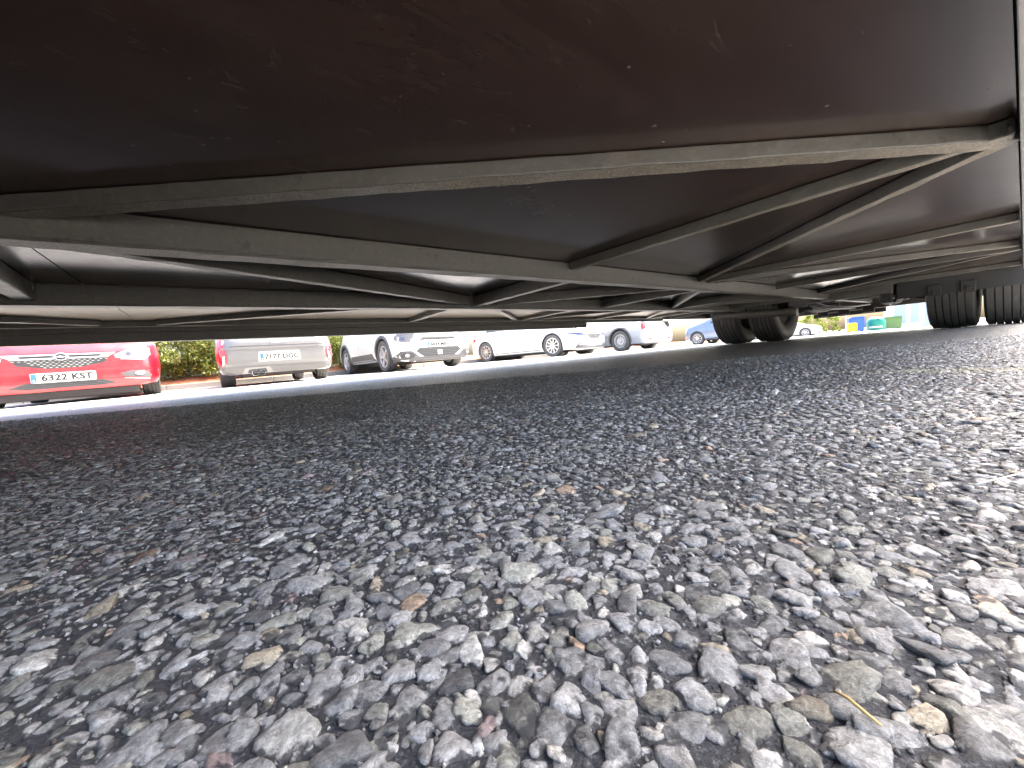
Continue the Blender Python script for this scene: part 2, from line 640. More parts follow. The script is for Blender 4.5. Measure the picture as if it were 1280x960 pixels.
# kerb and planting bed behind the parked cars
KL = -11.25
kerb = empty('kerb', W(0, KL, 0), TH)
tag(kerb, kind='structure')
km = None
for i in range(52):
    a0 = -8 + i * 1.0
    za = ground_z(a0, KL)
    if km is None:
        mb = MB()
        mb.box((0.004, -0.07, -0.2), (0.996, 0.07, 0.125))
        o = mb.build('kerb_block', 'kerb_stone', kerb, bevel=0.012)
        km = o.data
    else:
        o = link_mesh('kerb_block', km, kerb)
    o.location = (a0, 0, za)
    o.rotation_euler = (0, 0, random.uniform(-0.004, 0.004))
As = np.arange(-10, 48, 0.5)
Ls = [-11.33, -11.5, -11.8, -12.2, -12.8, -13.4, -14.0]
hs = [0.08, 0.12, 0.19, 0.27, 0.30, 0.24, 0.1]
mb = MB()
vs = []
for a in As:
    for l, hh in zip(Ls, hs):
        vs.append(W(a, l, ground_z(a, l) + hh + random.uniform(-0.025, 0.025)))
nl = len(Ls)
mb.add(vs, [(i * nl + j, (i + 1) * nl + j, (i + 1) * nl + j + 1, i * nl + j + 1) for i in range(len(As) - 1) for j in range(nl - 1)])
tag(mb.build('planting_bed', 'bed_soil', smooth=True), kind='structure')


# ------------------------------------------------------------------ road stones
def ico(sub):
    bm = bmesh.new()
    bmesh.ops.create_icosphere(bm, subdivisions=sub, radius=1.0)
    v = np.array([q.co[:] for q in bm.verts])
    f = np.array([[q.index for q in p.verts] for p in bm.faces])
    bm.free()
    return v, f


def stone_variants(sub, count, cut):
    v, f = ico(sub)
    out = []
    for _ in range(count):
        k = rng.integers(8, 13)
        nrm = rng.normal(size=(k, 3))
        nrm /= np.linalg.norm(nrm, axis=1)[:, None]
        nrm[0] = (rng.normal(0, .12), rng.normal(0, .12), 1)
        nrm[0] /= np.linalg.norm(nrm[0])
        off = rng.uniform(0.68, 1.05, k)
        off[0] = rng.uniform(0.70, 0.9)
        d = np.maximum(0, v @ nrm.T) / off
        p = rng.uniform(9, 22)
        r = 1.0 / np.maximum((d ** p).sum(1) ** (1 / p), 0.62)
        r *= 1 + 0.045 * np.sin(v @ rng.normal(0, 3.5, 3) + rng.uniform(0, 6)) + 0.03 * np.sin(v @ rng.normal(0, 7, 3)) + 0.022 * np.sin(v @ rng.normal(0, 12, 3))
        out.append(v * r[:, None])
    keep = (v[f][:, :, 2].min(1) > cut)
    f2 = f[keep]
    used = np.unique(f2)
    remap = -np.ones(len(v), int)
    remap[used] = np.arange(len(used))
    return np.array([o[used] for o in out]), remap[f2]


def in_region(x, y, ymax):
    return (((np.abs(x) < 1.5 * y + 0.24) & (y > 0)) | ((np.abs(x) < 0.45) & (y <= 0.2))) & (y > -0.18) & (y < ymax)


cells = {}
CS = 0.012
placed = []


def try_place(x, y, r):
    ci, cj = int(x // CS), int(y // CS)
    for i in (ci - 1, ci, ci + 1):
        for j in (cj - 1, cj, cj + 1):
            for (px, py, pr) in cells.get((i, j), ()):
                dd = (px - x) ** 2 + (py - y) ** 2
                if dd < (0.87 * (pr + r)) ** 2:
                    return False
    cells.setdefault((ci, cj), []).append((x, y, r))
    placed.append((x, y, r))
    return True


# (radius range in m, how far out, candidates per square metre)
for r0, r1, ymax, dens in ((0.0036, 0.0048, 1.3, 2000), (0.0027, 0.0035, 1.3, 24000), (0.0021, 0.0026, 1.3, 70000),
                           (0.0015, 0.0020, 0.60, 150000), (0.0009, 0.0013, 0.30, 240000)):
    xm = 1.5 * ymax + 0.24
    nc = int(dens * (2 * xm) * (ymax + 0.18))
    xs = rng.uniform(-xm, xm, nc)
    ys = rng.uniform(-0.18, ymax, nc)
    rs = rng.uniform(r0, r1, nc)
    ok = in_region(xs, ys, ymax)
    for x, y, r in zip(xs[ok], ys[ok], rs[ok]):
        try_place(float(x), float(y), float(r))
P = np.array(placed)
dist = np.hypot(P[:, 0], P[:, 1])


def stone_tints(k):
    g = np.clip(rng.normal(0.335, 0.09, k), 0.13, 0.54)
    t = np.stack([g * 1.0, g * 0.985, g * 0.955], 1)
    u = rng.random(k)
    blue = u < 0.22
    t[blue] = np.stack([g * 0.88, g * 0.88, g * 0.87], 1)[blue]
    green = (u > 0.22) & (u < 0.40)
    t[green] = np.stack([g * 0.98, g * 0.97, g * 0.84], 1)[green]
    pale = (u > 0.84) & (u < 0.94)
    t[pale] = np.stack([g * 1.45, g * 1.40, g * 1.28], 1)[pale]
    tan = (u > 0.94) & (u < 0.97)
    t[tan] = np.stack([g * 1.25, g * 1.08, g * 0.80], 1)[tan]
    rust = (u > 0.97) & (u < 0.978)
    t[rust] = np.stack([g * 1.35, g * 0.98, g * 0.68], 1)[rust]
    pink = u > 0.993
    t[pink] = np.stack([g * 1.35, g * 1.04, g * 1.0], 1)[pink]
    return np.concatenate([t, np.ones((k, 1))], 1)


TINT = stone_tints(len(P))
size_px = P[:, 2] / np.maximum(dist, 0.05)
front = (np.abs(P[:, 0]) < 1.32 * P[:, 1] + 0.004) & (P[:, 1] > 0.062)
order = np.argsort(-np.where(front, size_px, 0))
single = np.zeros(len(P), bool)
single[order[:300]] = True


def stone_pose(k, r):
    """scales, spin, tilt and sink of k stones of mean radius r"""
    el = rng.uniform(1.0, 1.55, k)
    sx = r * np.sqrt(el) * 1.14
    sy = r / np.sqrt(el) * 1.14
    sz = np.minimum(r * rng.uniform(0.62, 0.95, k), 0.0055)
    spin = rng.uniform(0, 2 * math.pi, k)
    tilt = rng.normal(0, 0.16, (k, 2))
    top = rng.uniform(0.0003, 0.0014, k) * np.clip(r / 0.004, 0.5, 1.15)
    zc = top - sz * 0.82
    return sx, sy, sz, spin, tilt, zc


def merged_stones(sel, sub, count, cut):
    V, Fc = stone_variants(sub, count, cut)
    idx = np.nonzero(sel)[0]
    k = len(idx)
    sx, sy, sz, spin, tilt, zc = stone_pose(k, P[idx, 2])
    vv = V[rng.integers(0, count, k)] * np.stack([sx, sy, sz], 1)[:, None, :]
    vv[:, :, 2] += vv[:, :, 0] * tilt[:, 0:1] + vv[:, :, 1] * tilt[:, 1:2]
    ca, sa = np.cos(spin)[:, None], np.sin(spin)[:, None]
    x = vv[:, :, 0] * ca - vv[:, :, 1] * sa + P[idx, 0][:, None]
    y = vv[:, :, 0] * sa + vv[:, :, 1] * ca + P[idx, 1][:, None]
    z = vv[:, :, 2] + zc[:, None]
    pts = np.stack([x, y, z], 2).reshape(-1, 3)
    n = V.shape[1]
    fs = (Fc[None] + (np.arange(k) * n)[:, None, None]).reshape(-1, 3)
    return pts, fs, np.repeat(TINT[idx], n, axis=0)


NEAR = (dist < 0.17) & (P[:, 1] > 0.045)
MID = ~NEAR & (dist < 0.58) & (P[:, 1] > 0.03) & (np.abs(P[:, 0]) < 1.45 * P[:, 1] + 0.05)
parts = [merged_stones(~single & NEAR, 3, 24, -0.3),
         merged_stones(~single & MID, 2, 40, -0.3),
         merged_stones(~single & ~NEAR & ~MID, 1, 60, -0.6)]
# grit in the binder between the stones
ng = 26000
gx = rng.uniform(-0.45, 0.45, ng)
gy = rng.uniform(0.03, 0.30, ng)
gr = rng.uniform(0.00025, 0.0008, ng)
o8 = np.array([(1, 0, 0), (-1, 0, 0), (0, 1, 0), (0, -1, 0), (0, 0, 1), (0, 0, -1)], float)
f8 = np.array([(0, 2, 4), (2, 1, 4), (1, 3, 4), (3, 0, 4), (2, 0, 5), (1, 2, 5), (3, 1, 5), (0, 3, 5)])
gv = o8[None] * (gr[:, None, None] * rng.uniform(0.7, 1.3, (ng, 6, 1))) + np.stack([gx, gy, gr * 0.3], 1)[:, None, :]
gt = stone_tints(ng)
gt[:, :3] *= rng.uniform(0.5, 1.5, (ng, 1))
parts.append((gv.reshape(-1, 3), (f8[None] + (np.arange(ng) * 6)[:, None, None]).reshape(-1, 3), np.repeat(gt, 6, axis=0)))
off = 0
vs, fs, ts = [], [], []
for pv, pf, pt in parts:
    vs.append(pv)
    fs.append(pf + off)
    ts.append(pt)
    off += len(pv)
agg = link_mesh('aggregate', fast_mesh('aggregate', np.concatenate(vs), np.concatenate(fs), 'stone_mass', np.concatenate(ts)), road)
agg['kind'] = 'stuff'
print('aggregate triangles', len(agg.data.polygons), 'stones', len(P))
V, Fc = stone_variants(3, 20, -0.5)
stone_meshes = [fast_mesh('stone', V[i], Fc, 'stone_single') for i in range(20)]
idx = np.nonzero(single)[0]
sx, sy, sz, spin, tilt, zc = stone_pose(len(idx), P[idx, 2])
for q, i in enumerate(idx):
    o = link_mesh('stone', stone_meshes[int(rng.integers(0, 20))], road)
    o.location = (P[i, 0], P[i, 1], zc[q] + 0.0004)
    o.scale = (sx[q], sy[q], sz[q])
    o.rotation_euler = (tilt[q, 0], tilt[q, 1], spin[q])
    o.color = tuple(TINT[i])
# loose bits lying on the stones
mb = MB()
mb.tube([(0.0551, 0.0672, 0.0030), (0.0555, 0.0648, 0.0038), (0.0561, 0.0624, 0.0036), (0.0573, 0.0604, 0.0028)], [0.0002, 0.00032, 0.00032, 0.0002], 6)
tag(mb.build('straw', 'straw', smooth=True), 'thin yellowish straw lying between stones at the right foreground', 'straw')
mb = MB()
mb.tube([(0.1801, 0.1490, 0.0035), (0.1885, 0.1502, 0.0044), (0.2070, 0.1537, 0.0052)], [0.0006, 0.0003, 0.00025], 6)
tag(mb.build('twig', 'pale_twig', smooth=True), 'small pale broken twig on the stones at the right edge', 'twig')


# ------------------------------------------------------------------ the trailer overhead
TC = (1.0, -1.2)
trailer = empty('trailer', W(TC[0], TC[1], 0), TH,
                'long low trailer overhead with dark plywood deck on grey steel frame', 'trailer')


def tp(a, l, z):
    return (a - TC[0], -(l - TC[1]), z)


ZB, ZT = 0.331, 0.395       # underside of the beams, underside of the deck


def tbox(mb, a0, a1, l0, l1, z0, z1, mi=0, bottom=None):
    return mb.box(tp(a0, max(l0, l1), z0), tp(a1, min(l0, l1), z1), mi, bottom)


FR = ['frame_paint', 'dusty_steel']


def long_beam(a0, a1, l, z0=ZB, flange=0.048, name='longitudinal_beam'):
    """a C-section: web towards the near side, flanges away from it"""
    mb = MB()
    tbox(mb, a0, a1, l - 0.006, l, z0 + 0.0064, ZT - 0.002, 0)
    lc = (l - flange + l + 0.0012) / 2
    mb.wavy_bar(tp(a0, lc, z0 + 0.003), tp(a1, lc, z0 + 0.003), flange + 0.0012, 0.006, 0, 1, 0.06, 0.0006)
    tbox(mb, a0, a1, l - flange, l - 0.0062, ZT - 0.008, ZT - 0.002, 0)
    return mb.build(name, FR, trailer, bevel=0.0012)


def member(p0, p1, name, w=0.030, z0=0.3665, z1=None):
    z1 = ZT - 0.001 if z1 is None else z1
    mb = MB()
    zc = (z0 + z1) / 2
    mb.wavy_bar(tp(p0[0], p0[1], zc), tp(p1[0], p1[1], zc), w, z1 - z0, 0, 1)
    o = mb.build(name, FR, trailer, bevel=0.0025)
    # weld beads where the member meets the beams
    for e, f in ((p0, p1), (p1, p0)):
        dx, dy = f[0] - e[0], f[1] - e[1]
        L = math.hypot(dx, dy)
        ux, uy = dx / L, dy / L
        for sgn in (-1, 1):
            bx, by = e[0] + ux * 0.004 - uy * sgn * w * 0.5, e[1] + uy * 0.004 + ux * sgn * w * 0.5
            wb = MB()
            wb.tube([tp(bx + random.uniform(-.001, .001), by + random.uniform(-.001, .001), z0 + 0.001 + k * (z1 - z0 - .002) / 5) for k in range(6)],
                    [0.004 * random.uniform(.7, 1.3) for _ in range(6)], 6)
            wb.build('weld_bead', 'frame_paint', o, smooth=True)
    return o


A_FRONT, A_END = -9.0, 6.1
long_beam(A_FRONT, 5.72, -1.0)
long_beam(A_FRONT, 4.28, -1.70)
long_beam(A_FRONT, 4.28, -2.55, z0=0.3665, flange=0.04)
# near side rail, right above the lens
mb = MB()
tbox(mb, A_FRONT, 4.15, -0.006, 0.055, 0.352, 0.47, 0, 0)
mb.build('side_rail', 'body_panel', trailer, bevel=0.004)
mb = MB()
tbox(mb, A_FRONT, 4.28, -2.645, -2.605, 0.345, 0.47, 0, 0)
mb.build('side_rail', FR, trailer, bevel=0.003)
mb = MB()
tbox(mb, A_FRONT, -0.25, 0.012, 0.042, 0.075, 0.351, 0, 0)
mb.build('side_board', FR, trailer, bevel=0.002)  # unseen board added beside the lens to block light from the left
mb = MB()
tbox(mb, A_FRONT, 2.94, -2.652, -2.618, 0.297, 0.344, 0, 0)
mb.build('side_board', FR, trailer, bevel=0.002)

# cross members and zigzag bracing, bay by bay
for a in (-3.1, -1.7, -0.3, 2.07, 3.0, 3.95):
    if a != -0.3:
        member((a, -0.992), (a + 0.03, -0.012), 'cross_member')
member((1.065, -0.992), (1.10, -0.012), 'cross_member')
for (p, q) in (((-0.250, -1.0005), (1.151, -0.015)), ((1.985, -0.985), (1.135, -0.02)), ((2.14, -0.985), (2.86, -0.02)),
               ((3.86, -0.985), (3.04, -0.02)), ((-0.42, -0.985), (-1.66, -0.02)), ((-3.0, -0.985), (-1.75, -0.02))):
    member(p, q, 'diagonal_brace', w=0.038 if p[0] == -0.250 else 0.030, z0=0.3672)
for a in (-3.1, -1.7, -0.42, 1.08, 2.07, 3.0, 3.95):
    member((a, -1.692), (a + 0.05, -1.052), 'cross_member', w=0.04, z0=0.343)
    a2 = a - 0.35 if a < 0 else a
    member((a2, -2.542), (a2 + 0.01, -1.752), 'cross_member', w=0.04, z0=0.3675)
for (p, q) in (((-0.30, -1.06), (1.02, -1.69)), ((1.20, -1.685), (1.98, -1.07)), ((2.16, -1.07), (2.92, -1.685)),
               ((3.08, -1.685), (3.88, -1.07)), ((-0.40, -1.07), (-1.6, -1.685)), ((-1.8, -1.685), (-3.0, -1.07))):
    member(p, q, 'diagonal_brace', z0=0.3485)
for (p, q) in (((-0.22, -2.535), (0.98, -1.77)), ((1.18, -1.77), (1.98, -2.535)), ((2.16, -2.535), (2.92, -1.77)),
               ((3.08, -1.77), (3.86, -2.535)), ((-0.42, -2.535), (-1.6, -1.77))):
    member(p, q, 'diagonal_brace', w=0.035, z0=0.369)

# deck panels: sheets butted over the members, with gaps left for the wheels
for l0, l1 in ((-1.0, -0.008), (-1.70, -1.0), (-2.55, -1.70), (-2.604, -2.55)):
    edges = [-9.0, -6.0, -3.1, -1.7, -0.3, 1.11, 3.0, 4.26]
    for a0, a1 in zip(edges[:-1], edges[1:]):
        mb = MB()
        tbox(mb, a0 + 0.0015, a1 - 0.0015, l0 + 0.0015, l1 - 0.0015, ZT, ZT + 0.018)
        mb.build('plywood_panel', 'pale_plywood' if l0 < -2.0 else 'plywood', trailer)
for l0, l1, a0, a1 in ((-1.30, -0.60, 4.263, 6.0), (-2.604, -1.302, 5.35, 6.0), (-0.598, -0.008, 5.35, 6.0)):
    mb = MB()
    tbox(mb, a0, a1, l0 + 0.0015, l1 - 0.0015, ZT + 0.002, ZT + 0.02)
    mb.build('plywood_panel', 'plywood', trailer)
# wheel housings: open below
for l0, l1 in ((-2.604, -1.303), (-0.597, 0.056)):
    mb = MB()
    t = 0.012
    tbox(mb, 4.265, 4.265 + t, l0, l1, 0.36, 0.92)
    tbox(mb, 5.335, 5.335 + t, l0, l1, 0.36, 0.92)
    tbox(mb, 4.265 + t, 5.335, l0, l0 + t, 0.36, 0.92)
    tbox(mb, 4.265 + t, 5.335, l1 - t, l1, 0.36, 0.92)
    tbox(mb, 4.265, 5.335 + t, l0, l1, 0.921, 0.935)
    mb.build('wheel_housing', 'dark_metal', trailer)

# the running gear
AX, TR = 4.82, 0.385
mb = MB()
mb.tube([tp(AX, -2.05, TR), tp(AX, -0.05, TR)], 0.055, 16)
mb.build('axle', 'frame_paint', trailer, smooth='auto')


def tyre_mesh(R, w, rim, ribs, seg=48, groove=0.012):
    h = w / 2
    prof = [(rim, -h * 0.72), (rim + 0.02, -h * 0.86), (rim + (R - rim) * 0.55, -h), (R - 0.03, -h * 0.97), (R - 0.012, -h * 0.90)]
    x0, x1 = -h * 0.86, h * 0.86
    step = (x1 - x0) / ribs
    gw = step * 0.17
    for i in range(ribs):
        c = 0.006 * (abs((i + 0.5) / ribs * 2 - 1)) ** 2
        a, b = x0 + i * step + (gw / 2 if i else 0), x0 + (i + 1) * step - (gw / 2 if i < ribs - 1 else 0)
        prof += [(R - c, a), (R - c, b)]
        if i < ribs - 1:
            prof += [(R - c - groove, b + 0.0015), (R - c - groove, b + gw - 0.0015)]
    prof += [(R - 0.012, h * 0.90), (R - 0.03, h * 0.97), (rim + (R - rim) * 0.55, h), (rim + 0.02, h * 0.86), (rim, h * 0.72)]
    mb = MB()
    mb.lathe(prof, seg, closed=True)
    return mb


tyre0 = rim0 = None
for lc in (-2.00, -1.63, -0.345, -0.055):
    w = empty('wheel', tp(AX, lc, TR), 0, parent=trailer)
    if tyre0 is None:
        tyre0 = tyre_mesh(TR, 0.262, 0.22, 6, 72, 0.014).build('tyre', 'trailer_rubber', w, smooth='auto').data
        mb = MB()
        mb.lathe([(0.215, -0.09), (0.225, -0.08), (0.20, -0.04), (0.19, 0.02), (0.12, 0.05), (0.001, 0.05), (0.001, 0.03), (0.11, 0.03),
                  (0.18, 0.0), (0.2, 0.08), (0.225, 0.095)], 40)
        rim0 = mb.build('rim', 'steel_rim', w, smooth='auto').data
    else:
        link_mesh('tyre', tyre0, w)
        link_mesh('rim', rim0, w)
# suspension, brakes and brackets round the axle
for lc in (-1.24, -0.72):
    mb = MB()
    pts = [tp(AX - 0.5 + i * 0.1, lc, 0.345 - 0.05 * math.sin(math.pi * i / 10)) for i in range(11)]
    for k in range(3):
        sh = 0.018 * k
        for i in range(k, 10 - k):
            p, q = Vector(pts[i]), Vector(pts[i + 1])
            mb.bar(p - Vector((0, 0, sh)), q - Vector((0, 0, sh)), 0.06, 0.012)
    mb.build('leaf_spring', 'dark_metal', trailer)
for a in (4.30, 5.34):
    for lc in (-1.24, -0.72):
        mb = MB()
        tbox(mb, a - 0.05, a + 0.05, lc - 0.04, lc + 0.04, 0.30, 0.405)
        mb.tube([tp(a, lc - 0.05, 0.325), tp(a, lc + 0.05, 0.325)], 0.028, 12)
        mb.build('spring_hanger', 'frame_paint', trailer, bevel=0.004)
mb = MB()
mb.tube([tp(4.40, -2.06, 0.315), tp(4.40, -1.98, 0.316), tp(4.42, -1.30, 0.270)], [0.036, 0.040, 0.040], 18)
mb.build('cross_tube', FR, trailer, smooth='auto')
for lc in (-1.45, -0.62):
    mb = MB()
    mb.lathe([(0.001, -0.09), (0.05, -0.085), (0.072, -0.02), (0.08, -0.018), (0.08, 0.018), (0.072, 0.02), (0.06, 0.08), (0.001, 0.085)], 20,
             axis='x', centre=tp(4.55, lc + 0.13, 0.335))
    mb.build('brake_chamber', 'dark_metal', trailer, smooth='auto')
mb = MB()
tbox(mb, 4.255, 4.262, -0.60, 0.05, 0.262, 0.44)
mb.build('mudguard', 'black_plastic', trailer, bevel=0.002)
for lc, zz in ((-0.66, 0.245), (-0.40, 0.25), (-0.24, 0.252)):
    mb = MB()
    tbox(mb, 4.235, 4.254, lc - 0.035, lc + 0.035, zz, 0.335)
    mb.tube([tp(4.22, lc, zz + 0.03), tp(4.25, lc, zz + 0.03)], 0.014, 10)
    mb.build('mounting_bracket', 'dark_metal', trailer, bevel=0.004)
mb = MB()
tbox(mb, 4.20, 4.262, -1.30, -0.62, 0.315, 0.405)
mb.build('cross_member', FR, trailer, bevel=0.004)
# rear bar with lamps, number board and loose hoses
mb = MB()
tbox(mb, 6.02, A_END, -2.62, 0.05, 0.275, 0.47)
mb.build('rear_bar', FR, trailer, bevel=0.006)
mb = MB()
tbox(mb, 6.10, 6.115, -1.62, -0.95, 0.225, 0.335)
mb.build('lamp_board', 'black_plastic', trailer, bevel=0.003)
for lc in (-1.50, -1.30, -1.08):
    mb = MB()
    tbox(mb, 5.985, 6.015, lc - 0.05, lc + 0.05, 0.235, 0.33)
    mb.build('mounting_bracket', 'dark_metal', trailer, bevel=0.004)
for k, pts in enumerate(([(4.55, -1.45, .33), (4.8, -1.30, .26), (5.2, -1.25, .29), (6.0, -1.2, .30)],
                         [(4.55, -0.62, .33), (4.9, -0.72, .25), (5.4, -0.8, .28), (6.0, -0.9, .29)],
                         [(4.0, -1.06, .37), (4.4, -1.12, .31), (4.9, -1.05, .28), (5.6, -1.0, .31)])):
    mb = MB()
    q = [Vector(tp(*p)) for p in pts]
    fine = []
    for i in range(len(q) - 1):
        for t in np.linspace(0, 1, 6, endpoint=False):
            pm = q[max(i - 1, 0)]
            pn = q[min(i + 2, len(q) - 1)]
            t = float(t)
            fine.append(0.5 * ((2 * q[i]) + (q[i + 1] - pm) * t + (2 * pm - 5 * q[i] + 4 * q[i + 1] - pn) * t * t + (3 * q[i] - pm - 3 * q[i + 1] + pn) * t ** 3))
    fine.append(q[-1])
    mb.tube(fine, 0.011, 8)
    mb.build('air_hose', 'black_plastic', trailer, smooth=True)
# hooks and a cord hanging under the far rail
mb = MB()
mb.tube([tp(2.78, -2.63, .333), tp(2.78, -2.63, .30), tp(2.79, -2.63, .288), tp(2.80, -2.63, .294)], 0.004, 6)
mb.tube([tp(3.38, -2.63, .333), tp(3.38, -2.63, .286)], 0.004, 6)
mb.tube([tp(2.79, -2.63, .288), tp(3.1, -2.63, .284), tp(3.38, -2.63, .287)], 0.0022, 6)
mb.build('hanging_cord', 'black_plastic', trailer)
mb = MB()
mb.add([tp(4.28, -2.61, .344), tp(4.40, -2.61, .344), tp(4.43, -2.61, .275), tp(4.38, -2.61, .27),
        tp(4.28, -2.62, .344), tp(4.40, -2.62, .344), tp(4.43, -2.62, .275), tp(4.38, -2.62, .27)],
       [(0, 1, 2, 3), (7, 6, 5, 4), (0, 4, 5, 1), (1, 5, 6, 2), (2, 6, 7, 3), (3, 7, 4, 0)])
mb.build('gusset_plate', 'body_panel', trailer)
# the body standing on the frame
mb = MB()
tbox(mb, A_FRONT, A_END, -2.64, 0.05, 0.4705, 0.50)
mb.build('floor_plate', 'frame_paint', trailer)
for l0, l1 in ((-2.64, -2.60), (0.01, 0.05)):
    mb = MB()
    tbox(mb, A_FRONT, A_END, l0, l1, 0.502, 2.7)
    mb.build('side_wall', 'body_panel', trailer, bevel=0.01)
for a0 in (A_FRONT, A_END - 0.04):
    mb = MB()
    tbox(mb, a0, a0 + 0.04, -2.598, 0.008, 0.502, 2.7)
    mb.build('end_wall', 'body_panel', trailer, bevel=0.01)
mb = MB()
tbox(mb, A_FRONT, A_END, -2.66, 0.07, 2.702, 2.78)
mb.build('roof', 'body_panel', trailer, bevel=0.01)


# ------------------------------------------------------------------ cars
def poly_points(poly, step):
    out = []
    for i in range(len(poly)):
        p, q = poly[i], poly[(i + 1) % len(poly)]
        d = math.hypot(q[0] - p[0], q[1] - p[1])
        k = max(1, int(d / step))
        for j in range(k):
            out.append((p[0] + (q[0] - p[0]) * j / k, p[1] + (q[1] - p[1]) * j / k))
    return out


def inside(p, poly):
    r = False
    j = len(poly) - 1
    for i in range(len(poly)):
        if (poly[i][1] > p[1]) != (poly[j][1] > p[1]):
            if p[0] < (poly[j][0] - poly[i][0]) * (p[1] - poly[i][1]) / (poly[j][1] - poly[i][1]) + poly[i][0]:
                r = not r
        j = i
    return r


def area(poly):
    return sum(poly[i - 1][0] * poly[i][1] - poly[i][0] * poly[i - 1][1] for i in range(len(poly))) / 2


def decal(bvh, view, poly, off, mat, name, parent, step=0.05, depth=0.02, flat=False):
    """a shallow raised piece that follows the body surface. view: front, rear, left, right"""
    if area(poly) < 0:
        poly = poly[::-1]
    rim = poly_points(poly, step)
    nb = len(rim)
    pts = [Vector(p) for p in rim]
    if not flat:
        xs = [p[0] for p in rim]
        ys = [p[1] for p in rim]
        x = min(xs) + step / 2
        while x < max(xs):
            y = min(ys) + step / 2
            while y < max(ys):
                if inside((x, y), poly) and min((x - q[0]) ** 2 + (y - q[1]) ** 2 for q in rim) > (step * 0.35) ** 2:
                    pts.append(Vector((x, y)))
                y += step
            x += step
    vo, eo, fo, *_ = delaunay_2d_cdt(pts, [], [list(range(nb))], 1, 1e-5)
    d = {'front': Vector((-1, 0, 0)), 'rear': Vector((1, 0, 0)), 'left': Vector((0, -1, 0)), 'right': Vector((0, 1, 0))}[view]
    hits, miss = [], []
    for p in vo:
        s, z = p
        o = {'front': Vector((6, s, z)), 'rear': Vector((-6, -s, z)), 'left': Vector((s, 6, z)), 'right': Vector((s, -6, z))}[view]
        h = bvh.ray_cast(o, d)[0]
        if h is None:
            miss.append(len(hits))
        hits.append((o, h))
    deps = [(h - o).dot(d) for o, h in hits if h is not None]
    if not deps:
        return None
    mx = max(deps)
    if flat:
        deps_f = min(deps)
    top = []
    for o, h in hits:
        t = (h - o).dot(d) if h is not None else mx
        if flat:
            t = deps_f
        top.append(o + d * (t - off))
    n = len(top)
    mb = MB()
    mb.add(top, [tuple(f) for f in fo])
    cnt = {}
    for f in fo:
        for i in range(len(f)):
            e = (f[i], f[(i + 1) % len(f)])
            cnt[e] = True
    base = len(mb.v)
    back = {}
    for (i, j) in [e for e in cnt if (e[1], e[0]) not in cnt]:
        for k in (i, j):
            if k not in back:
                back[k] = len(mb.v)
                q = top[k] + d * (depth + off)
                mb.v.append(tuple(q))
        mb.f.append((j, i, back[i], back[j]))
        mb.mi.append(0)
    o = mb.build(name, mat, parent, smooth='auto')
    return o


def mirror(poly):
    return [(-x, y) for x, y in poly]


def text_part(txt, size, mat, name, parent, mtx, extrude=0.0015, spacing=1.0):
    cu = bpy.data.curves.new(name, 'FONT')
    cu.body = txt
    cu.size = size
    cu.extrude = extrude
    cu.offset = size * 0.03
    cu.align_x = 'CENTER'
    cu.align_y = 'CENTER'
    cu.space_character = spacing
    cu.resolution_u = 3
    tmp = bpy.data.objects.new(name, cu)
    COL.objects.link(tmp)
    bpy.context.view_layer.update()
    me = bpy.data.meshes.new_from_object(tmp.evaluated_get(bpy.context.evaluated_depsgraph_get()))
    bpy.data.objects.remove(tmp)
    me.transform(mtx)
    me.materials.clear()
    me.materials.append(M[mat])
    return link_mesh(name, me, parent)


def face_matrix(view, x, y, z):
    """local XY plane of flat print -> upright on the car's front or rear, read from outside"""
    if view == 'front':
        R = Matrix(((0, 0, 1), (1, 0, 0), (0, 1, 0)))
    else:
        R = Matrix(((0, 0, -1), (-1, 0, 0), (0, 1, 0)))
    return Matrix.Translation((x, y, z)) @ R.to_4x4()


def rounded(w, h, r, k=4):
    out = []
    for cx, cy, a0 in ((w / 2 - r, h / 2 - r, 0), (-w / 2 + r, h / 2 - r, 90), (-w / 2 + r, -h / 2 + r, 180), (w / 2 - r, -h / 2 + r, 270)):
        for i in range(k + 1):
            a = math.radians(a0 + 90 * i / k)
            out.append((cx + r * math.cos(a), cy + r * math.sin(a)))
    return out


def number_plate(parent, view, x, z, txt, w=0.52, h=0.112, tilt=0.0):
    """plate at car-local x, height z; euro band at its left, characters if they can be read"""
    def slab(pts, x0, x1, name, mat, par):
        mb = MB()
        k = len(pts)
        sg = 1 if view == 'front' else -1
        front = [(x + sg * x1, sg * s, z + t) for s, t in pts]
        rear = [(x + sg * x0, sg * s, z + t) for s, t in pts]
        mb.add(front + rear, [tuple(range(k)), tuple(range(2 * k - 1, k - 1, -1))] +
               [(i, k + i, k + (i + 1) % k, (i + 1) % k) for i in range(k)])
        return mb.build(name, mat, par)
    p = slab(rounded(w, h, 0.012), -0.02, 0.006, 'number_plate', 'plate_white', parent)
    bw = 0.042
    slab([(q[0] - w / 2 + bw / 2 + 0.004, q[1]) for q in rounded(bw, h - 0.008, 0.008)], 0.004, 0.0075, 'euro_band', 'plate_blue', p)
    sg = 1 if view == 'front' else -1
    text_part('E', 0.035, 'plate_white', 'country_letter', p, face_matrix(view, x + sg * 0.008, sg * (-w / 2 + bw / 2 + 0.004), z - 0.032), 0.0008)
    if txt:
        ch = text_part(txt, h * 0.88, 'plate_black', 'plate_characters', p, face_matrix(view, x + sg * 0.007, sg * 0.026, z - 0.002), 0.001, 1.04)
        ch['kind'] = 'stuff'
    return p


WHEELS = {}


